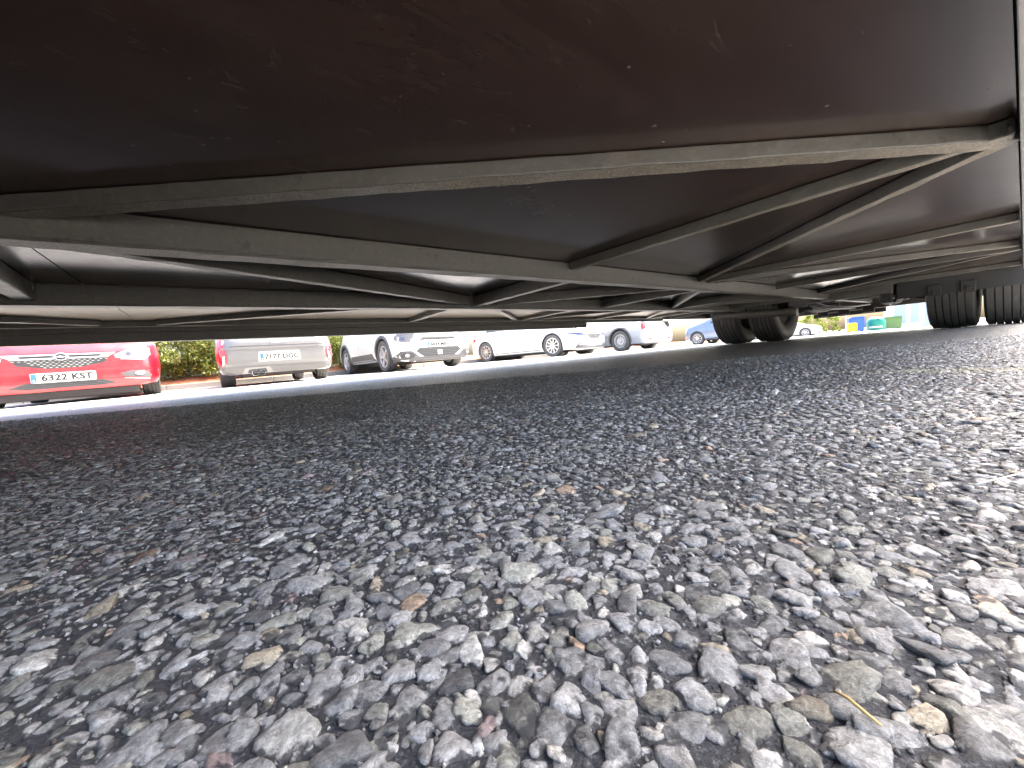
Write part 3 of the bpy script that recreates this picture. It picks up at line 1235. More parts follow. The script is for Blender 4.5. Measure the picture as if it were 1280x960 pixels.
def wheel_meshes(key, R, w, rim, style):
    if key in WHEELS:
        return WHEELS[key]
    t = tyre_mesh(R, w, rim, 4, 40, 0.008).build('tyre', 'rubber', None, smooth='auto')
    mb = MB()
    h = w / 2
    mb.lathe([(rim + 0.004, h * 0.80), (rim - 0.012, h * 0.82), (rim - 0.022, h * 0.5), (rim - 0.03, -h * 0.7), (rim + 0.004, -h * 0.8)], 40)
    mb.lathe([(0.001, h * 0.72), (0.035, h * 0.72), (0.05, h * 0.60), (0.055, h * 0.1)], 24)
    if style == 'steel':
        mb.lathe([(0.05, h * 0.35), (0.09, h * 0.55), (rim * 0.72, h * 0.55), (rim * 0.80, h * 0.30), (rim - 0.02, h * 0.25)], 40)
    else:
        ns = {'five': 5, 'ten': 10, 'split': 10}[style]
        for k in range(ns):
            a = 2 * math.pi * k / ns
            if style == 'split':
                a = 2 * math.pi * (k // 2) / 5 + (0.17 if k % 2 else -0.17)
            ca, sa = math.cos(a), math.sin(a)
            p0 = (0.035 * ca, h * 0.60, 0.035 * sa)
            p1 = ((rim - 0.012) * ca, h * 0.74, (rim - 0.012) * sa)
            mb.bar(p0, p1, {'five': 0.062, 'ten': 0.024, 'split': 0.036}[style], 0.03, up=(0, 1, 0))
    r = mb.build('rim', 'steel_rim' if style == 'steel' else 'alloy', None, smooth='auto')
    mb = MB()
    mb.lathe([(0.001, -h * 0.1), (rim - 0.035, -h * 0.1), (rim - 0.035, -h * 0.3), (0.001, -h * 0.3)], 24)
    if style == 'steel':
        for k in range(10):
            a = 2 * math.pi * k / 10
            c = (rim * 0.66 * math.cos(a), rim * 0.66 * math.sin(a))
            mb.lathe([(0.001, h * 0.562), (0.016, h * 0.562), (0.016, h * 0.5)], 8, centre=(c[0], 0, c[1]))
    d = mb.build('brake_disc', 'dark_metal', None, smooth='auto')
    WHEELS[key] = (t.data, r.data, d.data)
    for o in (t, r, d):
        bpy.data.objects.remove(o)
    return WHEELS[key]


def put_wheel(car, x, y, R, key):
    t, r, d = WHEELS[key]
    w = empty('wheel', (x, y, R), 0 if y > 0 else math.pi, parent=car)
    link_mesh('tyre', t, w)
    link_mesh('rim', r, w)
    link_mesh('brake_disc', d, w)
    return w


def car_body(spec):
    """a shell lofted through stations along the car; returns verts, faces (car-local, x forward)"""
    top, bot, wid, sho, rw = (np.array(spec[k], float) for k in ('top', 'bot', 'wid', 'sho', 'rw'))
    x0, x1 = top[:, 0].min(), top[:, 0].max()
    L = x1 - x0
    ends = np.array([0, .008, .02, .04, .07, .11, .16, .22, .3, .4])
    xs = np.unique(np.round(np.concatenate([x0 + ends, x1 - ends, np.linspace(x0 + .5, x1 - .5, 24)]), 4))
    rings = []
    for x in xs:
        zt = np.interp(x, top[:, 0], top[:, 1])
        zb = np.interp(x, bot[:, 0], bot[:, 1])
        w = np.interp(x, wid[:, 0], wid[:, 1])
        zs = min(np.interp(x, sho[:, 0], sho[:, 1]), zt - 0.03)
        wt = w * np.interp(x, rw[:, 0], rw[:, 1])
        hgt = zs - zb
        pts = [(0, zb), (.5 * w, zb), (.84 * w, zb + .004), (.93 * w, zb + .025), (.975 * w, zb + hgt * .16), (w, zb + hgt * .42),
               (w * .996, zb + hgt * .66), (w * .975, zb + hgt * .9), (w * .95, zs)]
        dz, dw = zt - zs, .95 * w - wt
        pts += [(.95 * w - dw * .30, zs + dz * .38), (.95 * w - dw * .66, zs + dz * .72), (wt, zs + dz * .90), (wt * .86, zt - dz * .02), (wt * .45, zt), (0, zt)]
        rings.append([(x, y, z) for y, z in pts] + [(x, -y, z) for y, z in pts[-2:0:-1]])
    n = len(rings[0])
    v = [p for r in rings for p in r]
    f = []
    for i in range(len(rings) - 1):
        for k in range(n):
            k2 = (k + 1) % n
            f.append((i * n + k, i * n + k2, (i + 1) * n + k2, (i + 1) * n + k))
    half = n // 2
    for base, rev in ((0, False), ((len(rings) - 1) * n, True)):
        for k in range(half):
            a, b = k, k + 1
            c, d = (n - k - 1) % n, (n - k) % n
            q = [base + a, base + b, base + c, base + d]
            q = [q[i] for i in range(4) if q[i] not in q[:i]]
            if len(q) > 2:
                f.append(tuple(q if not rev else q[::-1]))
    return v, f


def make_car(name, spec, loc, rz, label, group):
    car = empty(name, loc, rz, label, 'car', group)
    v, f = car_body(spec)
    mb = MB()
    mb.add(v, f)
    body = mb.build('body', [spec['paint'], 'black_plastic'], car, smooth=True)
    bm = bmesh.new()
    bm.from_mesh(body.data)
    bvh = BVHTree.FromBMesh(bm)
    bm.free()
    R, tw, tr = spec['R'], spec['tw'], spec['track']
    wheel_meshes(spec['wkey'], R, tw, spec['rim'], spec['style'])
    cut = MB()
    for x in spec['axles']:
        for s in (1, -1):
            cut.lathe([(0.001, -.5), (R + spec.get('gap', .045), -.5), (R + spec.get('gap', .045), .5), (0.001, .5)], 36, centre=(x, s * (tr + .02 + .5 - tw / 2 - 0.09), R))
    c = cut.build('cutter', 'black_plastic', car)
    md = body.modifiers.new('arches', 'BOOLEAN')
    md.operation = 'DIFFERENCE'
    md.object = c
    md.solver = 'EXACT'
    try:
        md.material_mode = 'TRANSFER'
    except Exception:
        pass
    bpy.context.view_layer.update()
    me = bpy.data.meshes.new_from_object(body.evaluated_get(bpy.context.evaluated_depsgraph_get()))
    body.modifiers.clear()
    if len(me.polygons) > 50:
        me.set_sharp_from_angle(angle=math.radians(35))
        body.data = me
    bpy.data.objects.remove(c)
    for x in spec['axles']:
        for s in (1, -1):
            put_wheel(car, x, s * tr, R, spec['wkey'])
    # dark underbody between the wheels
    mb = MB()
    ax0, ax1 = min(spec['axles']), max(spec['axles'])
    zb = min(b[1] for b in spec['bot'])
    mb.box((ax0 - .55, -.5, zb - .03), (ax1 + .5, .5, zb + .12))
    mb.tube([(ax0, -tr + .1, R), (ax0, tr - .1, R)], 0.035, 10)
    mb.tube([(ax1, -tr + .1, R), (ax1, tr - .1, R)], 0.035, 10)
    mb.build('underbody', 'black_plastic', car, bevel=0.01)
    return car, bvh


def side_glass(car, bvh, poly, door_lines, handles, extra=()):
    for side in ('left', 'right'):
        decal(bvh, side, poly, 0.004, 'glass_dark', 'side_window', car, 0.09)
        for x, z0, z1 in door_lines:
            decal(bvh, side, [(x, z0), (x + .008, z0), (x + .02, z1), (x + .012, z1)], 0.0015, 'black_plastic', 'door_gap', car, 0.12, 0.01)
        for x, z in handles:
            decal(bvh, side, [(x, z), (x + .16, z + .01), (x + .16, z + .035), (x, z + .028)], 0.02, spec_paint(car), 'door_handle', car, 0.06)


def spec_paint(car):
    return [c for c in car.children if c.name.startswith('body')][0].data.materials[0]


GROUP = 'cars parked in the bays across the road'
HD_OUT = TH - math.pi / 2          # heading that faces the road and the camera
HD_IN = TH + math.pi / 2


def at_front(a, l, yaw, dx):
    """ground point of a car whose bumper centre is at a, l and whose middle lies dx behind it"""
    h = TA * math.sin(yaw) + LA * math.cos(yaw)
    p = W(a, l, 0)
    q = Vector((p.x - h[0] * dx, p.y - h[1] * dx, 0))
    l2 = q.x * LA[0] + q.y * LA[1]
    a2 = q.x * TA[0] + q.y * TA[1]
    q.z = ground_z(a2, max(l2, -11)) + 0.004
    return q


# --- red hatchback, nose out
spec = dict(paint='red_paint', R=0.31, tw=0.20, rim=0.20, track=0.735, wkey='red', style='split', axles=(1.28, -1.32), gap=0.04,
            top=[(-2.12, .62), (-2.08, .95), (-1.9, 1.15), (-1.4, 1.40), (-.5, 1.45), (.3, 1.36), (1.1, .98), (1.3, .90), (1.75, .82), (2.0, .73), (2.08, .66), (2.12, .60)],
            bot=[(-2.12, .3), (-2.05, .2), (-1.8, .16), (1.8, .15), (2.06, .15), (2.10, .155), (2.12, .18)],
            wid=[(-2.12, .68), (-2.0, .82), (-1.5, .87), (1.4, .87), (1.80, .86), (1.98, .815), (2.06, .75), (2.10, .66), (2.12, .55)],
            sho=[(-2.12, .6), (-1.5, .88), (1.1, .82), (1.8, .74), (2.12, .5)],
            rw=[(-2.12, .8), (-1.9, .78), (-.8, .70), (.3, .72), (1.1, .86), (2.12, .86)])
red, bv = make_car('red_hatchback', spec, at_front(-1.50, -6.9, math.radians(5.5), 2.12), HD_OUT + math.radians(5.5), 'glossy red hatchback facing the road with chrome grille bar, leftmost', GROUP)
hl = [(0.44, .555), (0.60, .635), (0.72, .665), (0.775, .63), (0.775, .545), (0.70, .485), (0.56, .50), (0.45, .52)]
for s, pl in ((1, hl), (-1, mirror(hl))):
    h = decal(bv, 'front', pl, 0.012, 'lamp_lens', 'headlight', red, 0.04)
    for cx, cz, r in ((0.57, .56, .030), (0.66, .575, .034)):
        decal(bv, 'front', [(s * cx + r * math.cos(k * .5236), cz + r * math.sin(k * .5236)) for k in range(12)], 0.016, 'lamp_dark', 'reflector', h, 0.03)
    decal(bv, 'front', [(s * x, z) for x, z in ((0.49, .495), (0.70, .478), (0.77, .53), (0.765, .542), (0.70, .49), (0.50, .507))], 0.017, 'chrome', 'light_strip', h, 0.04)
decal(bv, 'front', [(-.40, .545), (.40, .545), (.345, .465), (.12, .42), (-.12, .42), (-.345, .465)], 0.004, 'black_plastic', 'grille', red, 0.05)
for row in range(5):                                   # woven grille mesh
    z = .435 + row * .020
    hw = .14 + row * .060
    k = int(hw / .046)
    for i in range(-k, k + 1):
        x = i * .046 + (0.023 if row % 2 else 0)
        decal(bv, 'front', [(x - .017, z), (x, z - .0055), (x + .017, z), (x, z + .0055)], 0.009, 'sticker_grey', 'grille_bar', red, 0.1, 0.004)
decal(bv, 'front', [(-.46, .590), (.46, .590), (.445, .572), (-.445, .572)], 0.016, 'chrome', 'chrome_bar', red, 0.05)
decal(bv, 'front', [(-.40, .548), (.40, .548), (.385, .530), (-.385, .530)], 0.016, 'chrome', 'chrome_bar', red, 0.05)
for s in (1, -1):
    decal(bv, 'front', [(s * .33, .571), (s * .445, .571), (s * .40, .549), (s * .31, .549)], 0.014, 'chrome', 'chrome_bar', red, 0.05)
x_f = 2.152
decal(bv, 'front', [(-.40, .571), (.40, .571), (.385, .549), (-.385, .549)], 0.007, 'black_plastic', 'bar_slot', red, 0.05)
mb = MB()
rg = []
for k in range(28):
    a = 2 * math.pi * k / 28
    for rr, xx in ((0.058, 0), (0.052, .010), (0.043, .010), (0.040, 0)):
        rg.append((x_f + xx, rr * math.cos(a), .555 + rr * .82 * math.sin(a)))
mb.add(rg, [(k * 4 + j, k * 4 + (j + 1) % 4, ((k + 1) % 28) * 4 + (j + 1) % 4, ((k + 1) % 28) * 4 + j) for k in range(28) for j in range(4)])
bolt = [(-.080, .556), (-.012, .564), (-.014, .572), (.030, .560), (.080, .555), (.012, .547), (.014, .539), (-.030, .551)]
mb.add([(x_f + .009, y, z) for y, z in bolt] + [(x_f, y, z) for y, z in bolt],
       [tuple(range(8))] + [(i, 8 + i, 8 + (i + 1) % 8, (i + 1) % 8) for i in range(8)])
mb.build('badge', 'chrome', red, smooth='auto')
mb = MB()
mb.lathe([(.001, 0), (.044, 0)], 24, axis='x', centre=(x_f - .002, 0, .555))
mb.build('badge_disc', 'black_plastic', red)
number_plate(red, 'front', 2.135, .315, '6322 KST')
decal(bv, 'front', [(-.44, .205), (-.31, .262), (.31, .262), (.44, .205), (.30, .190), (-.30, .190)], 0.004, 'black_plastic', 'lower_intake', red, 0.05)
for z in (.207, .228, .247):
    decal(bv, 'front', [(-.34, z), (.34, z), (.34, z + .006), (-.34, z + .006)], 0.010, 'grey_plastic', 'intake_bar', red, 0.08)
fg = [(0.47, .32), (0.57, .345), (0.70, .345), (0.765, .285), (0.75, .245), (0.52, .275)]
for s, pl in ((1, fg), (-1, mirror(fg))):
    h = decal(bv, 'front', pl, 0.005, 'grey_plastic', 'fog_recess', red, 0.04)
    decal(bv, 'front', [(s * .655 + .045 * math.cos(k * .5236), .308 + .026 * math.sin(k * .5236)) for k in range(12)], 0.014, 'lamp_lens', 'fog_light', h, 0.03)
    decal(bv, 'front', [(s * .50, .262), (s * .74, .232), (s * .745, .222), (s * .50, .252)], 0.012, 'chrome', 'trim_strip', red, 0.05)
    decal(bv, 'front', [(s * .20, .41), (s * .62, .44), (s * .60, .43), (s * .20, .402)], 0.006, 'red_paint', 'bumper_crease', red, 0.05)
decal(bv, 'front', [(-.70, .745), (.70, .745), (.70, .740), (-.70, .740)], 0.002, 'black_plastic', 'bonnet_gap', red, 0.05)
side_glass(red, bv, [(-1.3, .95), (.75, .92), (.3, 1.24), (-.6, 1.33), (-1.3, 1.27)], [(.85, .25, .86), (-.15, .25, .88)], [(-.05, .74), (-1.0, .76)])
decal(bv, 'front', [(-.62, 1.0), (.62, 1.0), (.52, 1.30), (-.52, 1.30)], 0.004, 'glass_dark', 'windscreen', red, 0.1)
for s in (1, -1):
    mb = MB()
    mb.box((2.0 - .78, s * .62 - .02, .06), (2.0 - .35, s * .62 + .02, .17))
mb = MB()
mb.box((1.45, -.66, .06), (1.95, .62, .155))
mb.build('lower_valance', 'black_plastic', red, bevel=0.01)

# --- silver hatchback, tail out
spec = dict(paint='silver_paint', R=0.30, tw=0.20, rim=0.19, track=0.675, wkey='silver', style='ten', axles=(1.30, -1.28), gap=0.04,
            top=[(-2.05, .64), (-2.03, .70), (-1.97, .73), (-1.93, .90), (-1.75, 1.2), (-1.45, 1.40), (-.5, 1.44), (.3, 1.36), (1.0, .98), (1.5, .88), (1.95, .74), (2.05, .6)],
            bot=[(-2.05, .24), (-2.03, .18), (-1.97, .165), (-1.7, .17), (1.9, .17), (2.05, .25)],
            wid=[(-2.05, .60), (-2.03, .68), (-1.98, .745), (-1.88, .785), (-1.6, .80), (1.5, .80), (1.9, .74), (2.05, .55)],
            sho=[(-2.05, .56), (-1.95, .66), (-1.5, .82), (1.0, .80), (2.05, .5)],
            rw=[(-2.05, .84), (-1.9, .82), (-.8, .72), (.3, .74), (1.0, .86), (2.05, .85)])
sil, bv = make_car('silver_hatchback', spec, at_front(0.745, -6.9, math.pi, 2.05), HD_IN, 'silver hatchback parked tail towards the road with twin exhaust tips', GROUP)
sil.location = W(0.745, -6.9 - 2.05, ground_z(0, -9) + 0.004)
number_plate(sil, 'rear', -2.052, .415, '7177 DGC')
decal(bv, 'rear', [(-.275, .500), (.275, .500), (.285, .350), (-.285, .350)], 0.002, 'sticker_grey', 'plate_recess', sil, 0.06)
tl = [(-.80, .59), (-.775, .70), (-.68, .70), (-.69, .60), (-.665, .48), (-.675, .36), (-.745, .27), (-.785, .30)]
for pl in (tl, mirror(tl)):
    h = decal(bv, 'rear', pl, 0.012, 'red_lens', 'tail_light', sil, 0.04)
    s = 1 if pl is tl else -1
    decal(bv, 'rear', [(s * x, z) for x, z in ((-.715, .45), (-.685, .46), (-.69, .35), (-.725, .31))], 0.016, 'lamp_lens', 'reversing_lens', h, 0.04)
    decal(bv, 'rear', [(s * x, z) for x, z in ((-.70, .69), (-.675, .69), (-.69, .62), (-.71, .62))], 0.016, 'lamp_lens', 'reversing_lens', h, 0.04)
decal(bv, 'rear', [(-.735, .300), (.735, .290), (.70, .20), (.60, .185), (-.11, .185), (-.15, .275), (-.46, .27), (-.50, .185), (-.66, .185), (-.72, .21)], 0.006, 'bumper_grey', 'shaded_bumper', sil, 0.035)  # lower part of the bumper in less light, painted as a darker grey
decal(bv, 'rear', [(-.72, .575), (.72, .575), (.72, .545), (-.72, .545)], 0.022, 'silver_paint', 'bumper_lip', sil, 0.06)
decal(bv, 'rear', [(-.62, .592), (.62, .592), (.62, .584), (-.62, .584)], 0.002, 'black_plastic', 'tailgate_gap', sil, 0.06)
decal(bv, 'rear', [(-.10, .665), (.10, .665), (.10, .63), (-.10, .63)], 0.012, 'chrome', 'tailgate_handle', sil, 0.06)
mb = MB()
for y in (.345, .255):
    mb.lathe([(.044, -2.04), (.044, -2.085), (.036, -2.085), (.036, -1.9)], 18, axis='x', centre=(0, y, .185))
mb.build('exhaust_tips', 'chrome', sil, smooth='auto')
decal(bv, 'rear', [(-.46, .17), (-.42, .24), (-.20, .25), (-.15, .165)], 0.003, 'black_plastic', 'exhaust_recess', sil, 0.05)
side_glass(sil, bv, [(-1.5, .95), (.65, .92), (.2, 1.24), (-.6, 1.33), (-1.4, 1.28)], [(.85, .25, .86), (-.2, .25, .88)], [(-.05, .74), (-1.0, .76)])
decal(bv, 'rear', [(-.58, .93), (.58, .93), (.50, 1.28), (-.50, 1.28)], 0.004, 'glass_dark', 'rear_window', sil, 0.1)

# --- white crossover, nose out
spec = dict(paint='pearl_paint', R=0.335, tw=0.215, rim=0.225, track=0.775, wkey='cross', style='five', axles=(1.335, -1.335), gap=0.055,
            top=[(-2.15, .75), (-2.1, 1.0), (-1.9, 1.2), (-1.3, 1.47), (-.4, 1.53), (.35, 1.45), (1.1, 1.08), (1.4, 1.01), (1.9, .95), (2.1, .86), (2.18, .78), (2.20, .70)],
            bot=[(-2.15, .38), (-2.05, .26), (-1.8, .22), (1.7, .22), (2.0, .18), (2.16, .165), (2.20, .19)],
            wid=[(-2.15, .70), (-2.0, .84), (-1.5, .89), (1.45, .89), (1.85, .875), (2.04, .82), (2.13, .75), (2.18, .66), (2.20, .56)],
            sho=[(-2.15, .7), (-1.5, .98), (1.1, .94), (1.9, .84), (2.20, .58)],
            rw=[(-2.15, .8), (-1.9, .78), (-.8, .70), (.3, .72), (1.1, .86), (2.20, .86)])
c4, bv = make_car('white_crossover', spec, at_front(3.66, -7.33, math.radians(2), 2.20), HD_OUT + math.radians(2), 'white crossover with grey plastic cladding and bold five spoke wheels', GROUP)
hl = [(0.56, .59), (0.60, .565), (0.76, .565), (0.845, .62), (0.84, .70), (0.80, .745), (0.50, .735), (0.53, .69)]
for s, pl in ((1, hl), (-1, mirror(hl))):
    h = decal(bv, 'front', pl, 0.010, 'lamp_grey', 'headlight', c4, 0.04)
    decal(bv, 'front', [(s * .75 + .04 * math.cos(k * .5236), .635 + .034 * math.sin(k * .5236)) for k in range(12)], 0.015, 'lamp_dark', 'reflector', h, 0.03)
    decal(bv, 'front', [(s * x, z) for x, z in ((.56, .60), (.62, .578), (.62, .59), (.56, .65), (.54, .70), (.525, .70))], 0.015, 'chrome', 'light_strip', h, 0.03)
decal(bv, 'front', [(-.43, .595), (-.36, .655), (.36, .655), (.43, .595)], 0.004, 'grey_plastic', 'upper_slot', c4, 0.05)
decal(bv, 'front', [(-.40, .605), (-.385, .618), (.385, .618), (.40, .605)], 0.012, 'black_plastic', 'slot_blade', c4, 0.05)
for dz in (0, .035):
    decal(bv, 'front', [(-.06, .735 + dz), (0, .76 + dz), (.06, .735 + dz), (.06, .722 + dz), (0, .747 + dz), (-.06, .722 + dz)], 0.014, 'chrome', 'badge', c4, 0.03)
number_plate(c4, 'front', 2.207, .50, '4844 MBX')
clad = [(-.86, .285), (-.80, .39), (-.60, .385), (-.45, .26), (.45, .26), (.60, .385), (.80, .39), (.86, .285), (.84, .19), (.55, .168), (-.55, .168), (-.84, .19)]
decal(bv, 'front', clad, 0.014, 'grey_plastic', 'bumper_cladding', c4, 0.03)
decal(bv, 'front', [(-.52, .375), (-.44, .44), (.44, .44), (.52, .375), (.35, .262), (-.35, .262)], 0.017, 'black_plastic', 'grille', c4, 0.04)
for z in (.30, .335, .37, .405):
    decal(bv, 'front', [(-.42, z), (.42, z), (.42, z + .010), (-.42, z + .010)], 0.022, 'grey_plastic', 'grille_bar', c4, 0.05)
decal(bv, 'front', [(-.055, .385), (.055, .385), (.055, .285), (-.055, .285)], 0.030, 'sticker_grey', 'sensor_cover', c4, 0.06)
decal(bv, 'front', [(-.42, .225), (.42, .225), (.40, .200), (-.40, .200)], 0.020, 'bumper_grey', 'skid_plate', c4, 0.04)
for s in (1, -1):
    decal(bv, 'front', [(s * x, z) for x, z in ((.55, .30), (.60, .345), (.76, .35), (.80, .28), (.70, .235), (.60, .24))], 0.019, 'black_plastic', 'fog_recess', c4, 0.03)
    decal(bv, 'front', [(s * .70 + .035 * math.cos(k * .5236), .30 + .03 * math.sin(k * .5236)) for k in range(12)], 0.025, 'lamp_lens', 'fog_light', c4, 0.03)
for side in ('left', 'right'):
    decal(bv, side, [(-.92, .25), (-.80, .43), (.68, .43), (.86, .25), (.8, .225), (-.86, .225)], 0.012, 'grey_plastic', 'sill_cladding', c4, 0.08)
    decal(bv, side, [(-.72, .30), (.62, .30), (.62, .285), (-.72, .285)], 0.018, 'sticker_grey', 'sill_trim', c4, 0.1)
    for ax in (1.335, -1.335):
        arc_o = [(ax + .445 * math.cos(t), .335 + .445 * math.sin(t)) for t in np.linspace(-.2, math.pi + .2, 22)]
        arc_i = [(ax + .385 * math.cos(t), .335 + .385 * math.sin(t)) for t in np.linspace(math.pi + .2, -.2, 22)]
        decal(bv, side, arc_o + arc_i, 0.012, 'grey_plastic', 'arch_trim', c4, 0.08)
side_glass(c4, bv, [(-1.3, 1.06), (.75, 1.02), (.3, 1.34), (-.6, 1.42), (-1.3, 1.36)], [(.82, .45, .98), (-.18, .45, .99)], [(-.05, .86), (-1.0, .88)])
decal(bv, 'front', [(-.62, 1.1), (.62, 1.1), (.52, 1.40), (-.52, 1.40)], 0.004, 'glass_dark', 'windscreen', c4, 0.1)

# --- white hatchback, nose out, parked a little askew
spec = dict(paint='white_paint', R=0.317, tw=0.205, rim=0.215, track=0.77, wkey='white', style='ten', axles=(1.345, -1.345), gap=0.04,
            top=[(-2.15, .62), (-2.1, .92), (-1.9, 1.12), (-1.4, 1.38), (-.5, 1.44), (.3, 1.36), (1.1, .98), (1.4, .90), (1.85, .82), (2.08, .72), (2.17, .64), (2.2, .58)],
            bot=[(-2.15, .3), (-2.05, .2), (-1.8, .16), (1.8, .15), (2.08, .13), (2.17, .14), (2.2, .16)],
            wid=[(-2.15, .68), (-2.0, .83), (-1.5, .88), (1.45, .88), (1.85, .865), (2.04, .80), (2.13, .72), (2.18, .63), (2.20, .54)],
            sho=[(-2.15, .6), (-1.5, .88), (1.1, .82), (1.8, .74), (2.20, .5)],
            rw=[(-2.15, .8), (-1.9, .78), (-.8, .70), (.3, .72), (1.1, .86), (2.20, .86)])
YAW = math.radians(11)
se, bv = make_car('white_hatchback', spec, at_front(8.50, -7.33, YAW, 2.20), HD_OUT + YAW, 'white hatchback parked askew with dark grille and slim headlights', GROUP)
hl = [(.36, .55), (.44, .525), (.70, .535), (.84, .60), (.84, .625), (.60, .595), (.38, .565)]
for s, pl in ((1, hl), (-1, mirror(hl))):
    h = decal(bv, 'front', pl, 0.012, 'lamp_blue', 'headlight', se, 0.03)
    decal(bv, 'front', [(s * x, z) for x, z in ((.42, .548), (.70, .565), (.80, .60), (.70, .55), (.45, .535))], 0.018, 'lamp_grey', 'light_strip', h, 0.03)
decal(bv, 'front', [(-.33, .565), (.33, .565), (.36, .53), (.22, .435), (-.22, .435), (-.36, .53)], 0.010, 'grey_plastic', 'grille', se, 0.03)
text_part('S', 0.13, 'chrome', 'badge', se, face_matrix('front', 2.215, 0, .505), 0.006)
number_plate(se, 'front', 2.207, .345, '')
lo = [(-.80, .19), (-.72, .32), (-.50, .31), (-.36, .235), (.36, .235), (.50, .31), (.72, .32), (.80, .19), (.5, .165), (-.5, .165)]
decal(bv, 'front', lo, 0.010, 'grey_plastic', 'lower_intake', se, 0.03)
for s in (1, -1):
    decal(bv, 'front', [(s * x, z) for x, z in ((.52, .285), (.70, .292), (.72, .27), (.54, .262))], 0.018, 'lamp_lens', 'fog_light', se, 0.04)
decal(bv, 'front', [(-.75, .15), (.75, .15), (.72, .135), (-.72, .135)], 0.012, 'white_paint', 'bumper_lip', se, 0.06)
for side in ('left', 'right'):
    decal(bv, side, [(-2.14, .76), (-1.84, .80), (-1.84, .70), (-2.10, .66)], 0.012, 'red_lens', 'tail_light', se, 0.05)
    decal(bv, side, [(-.90, .235), (.92, .235), (.92, .215), (-.90, .215)], 0.006, 'grey_plastic', 'sill_trim', se, 0.1)
side_glass(se, bv, [(-1.3, .95), (.75, .92), (.3, 1.24), (-.6, 1.33), (-1.3, 1.27)], [(.85, .25, .86), (-.15, .25, .88)], [(-.05, .74), (-1.0, .76)])
decal(bv, 'front', [(-.62, 1.0), (.62, 1.0), (.52, 1.30), (-.52, 1.30)], 0.004, 'glass_dark', 'windscreen', se, 0.1)

# --- small white and grey van, tail out
spec = dict(paint='van_grey_paint', R=0.325, tw=0.205, rim=0.205, track=0.70, wkey='van', style='steel', axles=(1.45, -1.20), gap=0.05,
            top=[(-2.05, 1.62), (-2.03, 1.74), (-1.9, 1.80), (-.5, 1.82), (.5, 1.76), (1.3, 1.05), (1.9, .92), (2.1, .7)],
            bot=[(-2.05, .21), (-2.0, .18), (1.9, .2), (2.1, .28)],
            wid=[(-2.05, .70), (-2.03, .75), (-1.95, .79), (-1.6, .80), (1.6, .80), (2.0, .72), (2.1, .6)],
            sho=[(-2.05, .8), (-1.5, .92), (1.1, .92), (2.1, .6)],
            rw=[(-2.05, .88), (.5, .88), (1.3, .86), (2.1, .84)])
van, bv = make_car('small_van', spec, W(10.66, -6.65 - 2.05, ground_z(10.7, -9) + .004), HD_IN, 'small grey van with white tail panel and plain steel wheels', GROUP)
decal(bv, 'rear', [(-.68, 1.5), (.68, 1.5), (.70, .36), (-.70, .37)], 0.012, 'white_paint', 'rear_door', van, 0.08)
dk = decal(bv, 'rear', [(-.60, .66), (-.06, .66), (-.06, .45), (-.60, .45)], 0.016, 'sticker_grey', 'printed_panel', van, 0.1)
for i, z in enumerate((.625, .585, .525, .485)):
    decal(bv, 'rear', [(-.56, z), (-.12 - .05 * (i % 2), z), (-.12 - .05 * (i % 2), z - .018), (-.56, z - .018)], 0.018, 'pale_render', 'print_line', dk, 0.2)
for s in (1, -1):
    decal(bv, 'rear', [(s * .70, .78), (s * .775, .78), (s * .77, .60), (s * .70, .63)], 0.016, 'red_lens', 'tail_light', van, 0.05)
    decal(bv, 'rear', [(s * .42, .325), (s * .56, .325), (s * .56, .298), (s * .42, .298)], 0.020, 'red_lens', 'reflector', van, 0.05)
decal(bv, 'rear', [(-.74, .345), (.74, .335), (.74, .24), (-.74, .25)], 0.018, 'van_grey_paint', 'bumper', van, 0.06)
for side in ('left', 'right'):
    decal(bv, side, [(-1.95, 1.62), (.1, 1.66), (.1, .70), (-.25, .66), (-.85, .70), (-1.05, .73), (-1.40, .73), (-1.70, .64), (-1.95, .64)], 0.008, 'white_paint', 'side_panel', van, 0.1)
    decal(bv, side, [(-.82, .50), (.95, .50), (.95, .485), (-.82, .485)], 0.008, 'grey_plastic', 'side_moulding', van, 0.1)
    arc_o = [(-1.20 + .425 * math.cos(t), .325 + .425 * math.sin(t)) for t in np.linspace(-.15, math.pi + .15, 20)]
    arc_i = [(-1.20 + .375 * math.cos(t), .325 + .375 * math.sin(t)) for t in np.linspace(math.pi + .15, -.15, 20)]
    decal(bv, side, arc_o + arc_i, 0.012, 'grey_plastic', 'arch_trim', van, 0.08)
decal(bv, 'front', [(-.62, 1.14), (.62, 1.14), (.56, 1.60), (-.56, 1.60)], 0.004, 'glass_dark', 'windscreen', van, 0.1)

# --- blue car, nose in, far along the row
spec = dict(paint='blue_paint', R=0.325, tw=0.21, rim=0.215, track=0.77, wkey='blue', style='ten', axles=(1.32, -1.30), gap=0.045,
            top=[(-2.1, .7), (-2.05, 1.0), (-1.85, 1.2), (-1.3, 1.5), (-.4, 1.56), (.3, 1.5), (1.0, 1.13), (1.4, 1.04), (1.85, .94), (2.0, .84), (2.08, .70)],
            bot=[(-2.1, .36), (-2.0, .25), (-1.8, .22), (1.8, .22), (2.0, .24), (2.08, .36)],
            wid=[(-2.1, .68), (-1.95, .83), (-1.5, .88), (1.4, .88), (1.8, .85), (2.0, .74), (2.08, .58)],
            sho=[(-2.1, .7), (-1.5, .98), (1.0, .94), (1.9, .82), (2.08, .6)],
            rw=[(-2.1, .8), (-1.9, .78), (-.8, .70), (.3, .72), (1.0, .86), (2.08, .85)])
bl, bv = make_car('blue_car', spec, W(19.2 + .88, -9.9 + 1.32, ground_z(19.5, -9) + .004), HD_IN, 'blue grey car seen from its side just left of the trailer tyres', GROUP)
